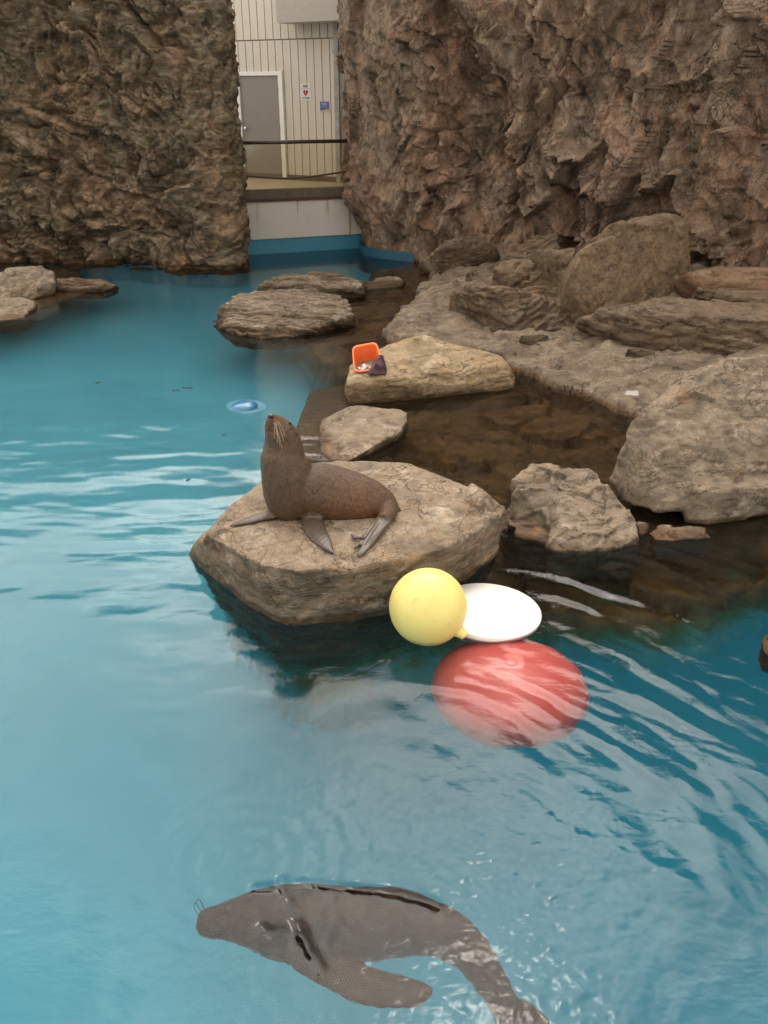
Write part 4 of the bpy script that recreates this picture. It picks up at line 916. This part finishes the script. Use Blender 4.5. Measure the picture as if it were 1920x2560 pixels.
def blade(bm, left, right, th, k=5):             # flipper: matching edge points, lens shaped section
    l, r = catmull(left, k), catmull(right, k); n = 12; rings = []
    for i, (a, b) in enumerate(zip(l, r)):
        a, b = Vector(a), Vector(b); c = (a + b) / 2; s = (b - a) / 2
        j0, j1 = max(i - 1, 0), min(i + 1, len(l) - 1)
        tg = Vector((l[j1] + r[j1]) / 2 - (l[j0] + r[j0]) / 2); up = s.cross(tg)
        up = up.normalized() if up.length > 1e-9 else Vector((0, 0, 1))
        if up.z < 0: up = -up
        tk = (th if not hasattr(th, '__len__') else th[0] + (th[1] - th[0]) * i / (len(l) - 1))
        rings.append([bm.verts.new(c + s * math.cos(2 * math.pi * q / n) + up * tk * math.sin(2 * math.pi * q / n)) for q in range(n)])
    for a, b in zip(rings, rings[1:]):
        for q in range(n): bm.faces.new((a[q], a[(q + 1) % n], b[(q + 1) % n], b[q]))
    bm.faces.new(rings[0]); bm.faces.new(rings[-1])
def spine(bm, pts, rad, k=5, n=24, squash=1.0):
    a = catmull([(*p, r, 0, 0)[:4] for p, r in zip([tuple(q) for q in pts], rad)], k)
    bm_tube(bm, [Vector(q[:3]) for q in a], [max(q[3], .003) for q in a], n, sec=((0, 0, 1), squash) if squash != 1 else None)
    for e, i in ((a[0], 0), (a[-1], -1)):
        pass
def attr(me, name, vals):
    at = me.attributes.new(name, 'FLOAT', 'POINT'); at.data.foreach_set('value', np.asarray(vals, np.float32))

# --- the one sitting on the rock
YS = SR(722, 1300).y + .10
def S(px, py, dy=0.0): return PY(px, py, YS + dy)
k_ = 1 / ppm(S(722, 1200))
sl_ = thing('sea_lion', SR(726, 1304), 'brown sea lion sitting upright on the broad rock with its head raised', 'sea lion')
bm = bmesh.new()
spine(bm, [S(682, 1040, -.03), S(684, 1050, -.025), S(690, 1064, -.01), S(700, 1082), S(707, 1104, .01), S(708, 1128, .01), S(708, 1150), S(715, 1176), S(721, 1204), S(725, 1232), S(729, 1258), S(735, 1280, .02)],
      [k_ * v for v in (10, 20, 30, 39, 45, 51, 57, 64, 66, 66, 60, 38)])
spine(bm, [S(672, 1044, -.03), S(682, 1043, -.03), S(692, 1048, -.03)], [k_ * v for v in (5, 9, 8)])
spine(bm, [S(722, 1165, .02), S(745, 1198, .02), S(775, 1220, .02), S(815, 1231, .03), S(860, 1240, .04), S(905, 1249, .05), S(945, 1261, .05), S(975, 1275, .04), S(995, 1284, .03)],
      [k_ * v for v in (40, 58, 70, 73, 69, 63, 51, 33, 14)])
spine(bm, [S(985, 1268, .03), S(998, 1276, .03), S(1001, 1287, .03)], [k_ * v for v in (9, 6, 2.5)])
# shoulders
spine(bm, [S(775, 1215, -.02), S(783, 1250, -.05), S(786, 1285, -.07), SR(785, 1312, .03)], [k_ * v for v in (34, 32, 27, 20)])
spine(bm, [S(700, 1235, .02), S(690, 1262, .04), S(686, 1286, .05)], [k_ * v for v in (30, 19, 12)])
# near fore flipper
blade(bm, [SR(762, 1285, .05), SR(754, 1305, .03), SR(758, 1330, .014), SR(775, 1352, .013), SR(800, 1372, .012), SR(826, 1386, .010)],
      [SR(806, 1280, .05), SR(808, 1300, .03), SR(816, 1325, .014), SR(826, 1348, .013), SR(833, 1370, .012), SR(836, 1388, .010)], (.022, .007))
# far fore flipper
blade(bm, [SR(684, 1262, .05), SR(672, 1284, .03), SR(648, 1291, .018), SR(612, 1300, .012), SR(574, 1317, .008)],
      [SR(700, 1290, .03), SR(690, 1302, .02), SR(660, 1306, .014), SR(618, 1314, .01), SR(574, 1321, .008)], (.022, .006))
# hind flippers folded forward
spine(bm, [S(962, 1272, .02), SR(968, 1296, .03), SR(958, 1310, .02)], [k_ * v for v in (34, 24, 16)])
blade(bm, [SR(952, 1292, .04), SR(930, 1318, .022), SR(915, 1345, .016), SR(904, 1368, .012), SR(892, 1388, .008)],
      [SR(986, 1296, .04), SR(975, 1322, .022), SR(948, 1352, .014), SR(922, 1380, .012), SR(900, 1398, .008)], (.016, .006))
for a, b, w in (((950, 1312), (893, 1394), 5.5), ((958, 1318), (915, 1378), 4.5), ((966, 1322), (926, 1372), 4), ((940, 1312), (905, 1352), 4)):
    spine(bm, [SR(*a, .026), SR((a[0] + b[0]) / 2, (a[1] + b[1]) / 2, .024), SR(*b, .012)], [k_ * w, k_ * w * 1.1, k_ * w * .5], n=10)
for a, b in (((910, 1350), (880, 1352)), ((906, 1358), (884, 1380)), ((890, 1352), (877, 1343))):
    spine(bm, [SR(*a, .014), SR(*b, .018)], [k_ * 5.5, k_ * 3.5], n=10)
me = remesh(bm_mesh(bm), .0052); lap(me, 5)
co = co_of(me); nn = no_of(me)
def dseg(co, pts):
    d = np.full(len(co), 9.0)
    for a, b in zip(pts, pts[1:]):
        a, b = np.array(a), np.array(b); e = b - a; t_ = np.clip((co - a) @ e / (e @ e + 1e-9), 0, 1)[:, None]; d = np.minimum(d, np.linalg.norm(co - a - t_ * e, axis=1))
    return d
lowz = [SR(790, 1315), SR(810, 1350), SR(835, 1385)]
d1 = dseg(co, lowz); d2 = dseg(co, [SR(668, 1296), SR(620, 1308), SR(574, 1319)]); d3 = dseg(co, [SR(962, 1316), SR(935, 1340), SR(900, 1390), SR(880, 1352)])
skin = np.maximum(np.maximum(sstep(.085, .06, d1), sstep(.05, .035, d2)), sstep(.065, .045, d3))
fur = fbm(co * np.array([60, 60, 40]), 3, 301) * .0028 + fbm(co * 9, 3, 302) * .004
fur += -.004 * sstep(.02, 0, np.abs(fbm(co * np.array([5, 5, 3.]), 2, 306)) - 0)
flip_r = np.sin((co[:, 0] * 1.0 - co[:, 1] * .6) * 210) * .0004
set_co(me, co + nn * (fur * (1 - skin) + flip_r * skin)[:, None])
attr(me, 'skin', skin)
tone = sstep(.22, .02, np.linalg.norm((co - np.array(S(880, 1235, .1))) * (.7, .3, 1), axis=1)) * .8 + .5 * sstep(.1, .02, np.linalg.norm(co - np.array(S(690, 1050)), axis=1))
attr(me, 'tone', np.clip(tone, 0, 1))
m_fur = fur_mat('wet_brown_fur', (.135, .074, .034), (.024, .012, .006), (.24, .085, .03), (.075, .052, .040))
bd = link('body', me, m_fur, sl_)
m_whisk = plain('whisker', (.48, .34, .22), .5, .05); m_dk = plain('dark_skin', (.012, .009, .008), .25, .05)
for k, (a, b, c, d) in enumerate([((690, 1056), (694, 1078), (700, 1098), (706, 1122)), ((687, 1056), (690, 1072), (693, 1088), (694, 1108)), ((692, 1054), (699, 1070), (705, 1086), (708, 1104)), ((685, 1056), (686, 1070), (687, 1082), (686, 1096)), ((694, 1052), (702, 1064), (708, 1076), (712, 1090)), ((689, 1058), (693, 1082), (698, 1100), (700, 1116))]):
    bm = bmesh.new(); bm_tube(bm, catmull([S(*a, -.075), S(*b, -.10), S(*c, -.115), S(*d, -.12)], 5), [.0007] * 16, 6); link('whisker', bm_mesh(bm), m_whisk, bd)
for k, (a, b, c) in enumerate([((672, 1050), (664, 1068), (661, 1098)), ((671, 1048), (661, 1062), (658, 1088)), ((673, 1052), (667, 1074), (665, 1092))]):
    bm = bmesh.new(); bm_tube(bm, catmull([S(*a, -.04), S(*b, -.04), S(*c, -.04)], 5), [.0006] * 11, 6); link('whisker', bm_mesh(bm), m_whisk, bd)
bm = bmesh.new(); bmesh.ops.create_uvsphere(bm, u_segments=16, v_segments=10, radius=.014, matrix=Matrix.Translation(S(677, 1040, -.045)) @ Matrix.Diagonal((1.2, 1, .7, 1))); link('nose', bm_mesh(bm), m_dk, bd)
bm = bmesh.new(); bm_tube(bm, [S(737, 1078, -.01), S(742, 1083, -.012), S(743, 1092, -.012)], [.004, .007, .002], 10); link('ear', bm_mesh(bm), m_fur, bd)
bm = bmesh.new(); bm_tube(bm, catmull([S(674, 1052, -.06), S(684, 1066, -.085), S(700, 1066, -.085), S(714, 1062, -.07)], 5), .0015, 6); link('mouth_line', bm_mesh(bm), m_dk, bd)
bm = bmesh.new(); bmesh.ops.create_uvsphere(bm, u_segments=14, v_segments=10, radius=.009, matrix=Matrix.Translation(S(725, 1058, -.012))); link('eye', bm_mesh(bm), m_dk, bd)

# --- the one swimming along the surface
def U(px, py, z=-.10): return P(px, py, z)
sw = thing('sea_lion', U(860, 2330, -.2), 'second sea lion swimming just under the surface at the bottom', 'sea lion')
kq = 1 / ppm(U(860, 2330))
bm = bmesh.new()
spine(bm, [U(496, 2322), U(506, 2322), U(535, 2322), U(580, 2320, -.115), U(635, 2320, -.135), (700 and U(700, 2326, -.15)), U(770, 2334, -.158), U(850, 2332, -.155), U(930, 2327, -.143), U(1010, 2326, -.125), U(1085, 2338, -.10), U(1145, 2372, -.12), U(1190, 2420, -.14), U(1225, 2480, -.17), U(1255, 2540, -.2), U(1290, 2590, -.22)],
      [kq * v for v in (18, 33, 43, 56, 78, 98, 106, 104, 97, 88, 72, 60, 52, 44, 36, 24)], n=28)
blade(bm, [U(700, 2430, -.16), U(800, 2490, -.16), U(880, 2530, -.15), U(960, 2546, -.14), U(1040, 2538, -.13), U(1078, 2505, -.12)],
      [U(860, 2390, -.16), U(905, 2425, -.16), U(950, 2445, -.15), U(1000, 2460, -.14), U(1045, 2470, -.13), U(1082, 2488, -.12)], (.035, .012))
blade(bm, [U(1260, 2540, -.2), U(1280, 2590, -.2), U(1300, 2660, -.2), U(1330, 2700, -.2)], [U(1310, 2530, -.2), U(1350, 2560, -.2), U(1400, 2620, -.2), U(1440, 2680, -.2)], (.02, .006))
blade(bm, [U(1240, 2560, -.24), U(1230, 2610, -.24), U(1240, 2680, -.24)], [U(1290, 2560, -.24), U(1300, 2610, -.24), U(1290, 2690, -.24)], (.02, .006))
me = remesh(bm_mesh(bm), .008); lap(me, 6)
co = co_of(me); nn = no_of(me)
set_co(me, co + nn * (fbm(co * 7, 3, 311) * .012 + fbm(co * 30, 3, 312) * .003)[:, None])
attr(me, 'skin', sstep(.16, .10, dseg(co, [U(900, 2480, -.15), U(1060, 2500, -.13)]))); attr(me, 'tone', np.zeros(len(co)))
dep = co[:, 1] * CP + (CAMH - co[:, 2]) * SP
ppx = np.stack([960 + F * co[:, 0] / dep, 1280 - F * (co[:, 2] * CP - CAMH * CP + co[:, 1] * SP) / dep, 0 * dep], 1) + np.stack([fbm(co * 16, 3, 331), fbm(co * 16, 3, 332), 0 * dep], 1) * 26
sheen_gap = np.maximum.reduce([sstep(w_, w_ * .6, dseg(ppx, [np.array((a, b, 0.)) for a, b in sg_]) * 1.0) for w_, sg_ in ((1.0, [(0, 0), (1, 1)]),)])
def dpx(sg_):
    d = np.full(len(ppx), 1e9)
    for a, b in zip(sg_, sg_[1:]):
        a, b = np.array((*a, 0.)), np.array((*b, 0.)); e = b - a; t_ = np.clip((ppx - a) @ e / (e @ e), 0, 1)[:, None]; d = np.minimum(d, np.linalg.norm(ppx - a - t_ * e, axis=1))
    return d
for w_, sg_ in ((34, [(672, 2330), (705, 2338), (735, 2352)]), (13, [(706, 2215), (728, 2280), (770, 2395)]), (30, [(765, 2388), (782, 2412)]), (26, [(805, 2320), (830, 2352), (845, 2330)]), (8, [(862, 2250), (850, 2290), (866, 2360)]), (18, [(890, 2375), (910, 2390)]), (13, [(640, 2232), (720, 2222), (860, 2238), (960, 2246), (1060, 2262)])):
    sheen_gap = np.maximum(sheen_gap, sstep(w_ * 1.15, w_ * .3, dpx(sg_)))
sheen_gap *= sstep(-.2, .3, nn[:, 2])
attr(me, 'sheen_gap', sheen_gap * .85)  # dark patches painted in for breaks in the water's sky reflection
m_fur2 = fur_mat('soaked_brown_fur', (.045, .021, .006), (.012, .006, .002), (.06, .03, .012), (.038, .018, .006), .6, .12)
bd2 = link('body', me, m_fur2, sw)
for a, b, c in (((505, 2290), (492, 2262), (497, 2246)), ((512, 2282), (505, 2262), (500, 2250)), ((500, 2300), (486, 2275), (488, 2255))):
    bm = bmesh.new(); bm_tube(bm, catmull([U(*a, -.06), U(*b, -.02), U(*c, .004)], 5), .0014, 6); link('whisker', bm_mesh(bm), m_dk, bd2)
bm = bmesh.new(); bmesh.ops.create_uvsphere(bm, u_segments=14, v_segments=10, radius=.013, matrix=Matrix.Translation(U(575, 2275, -.03))); link('eye', bm_mesh(bm), m_dk, bd2)
blade_m = bmesh.new(); blade(blade_m, [U(655, 2316, -.0), U(700, 2312, -.0), U(745, 2330, -.01), U(770, 2365, -.03)], [U(655, 2322, -.0), U(690, 2350, -.01), U(720, 2372, -.03), U(750, 2400, -.05)], (.01, .004))
blade_m.free()

# leaves and weed adrift
m_leaf = plain('dead_leaf', (.05, .055, .02), .6, .3)
for k, (x, y, s, lb) in enumerate([(468, 970, 9, 'largest olive leaf drifting in the blue water left of the tub'), (440, 976, 6, 'leaf drifting just left of the largest one'), (560, 1087, 4, 'dark scrap adrift left of the sea lion head'), (470, 1200, 4, 'dark scrap adrift left of the sea lion chest'), (245, 957, 6, 'thin twig like leaf farthest left in the open water')]):
    c = P(x, y, .004); r_ = s / ppm(c); bm = bmesh.new(); an = k * 1.1 - .4
    pts = [Vector((math.cos(a) * r_ * 1.6, math.sin(a) * r_ * .5, .002 * math.sin(3 * a))) for a in np.linspace(0, 2 * math.pi, 12, endpoint=False)]
    f = bm.faces.new([bm.verts.new(Matrix.Rotation(an * .3, 3, 'Z') @ p + c) for p in pts]); r = bmesh.ops.extrude_face_region(bm, geom=[f]); bmesh.ops.translate(bm, vec=(0, 0, .004), verts=[g for g in r['geom'] if isinstance(g, bmesh.types.BMVert)])
    o = link('leaf', bm_mesh(bm), m_leaf); setorigin(o); tag(o, lb, 'leaf', 'scraps floating on the pool')
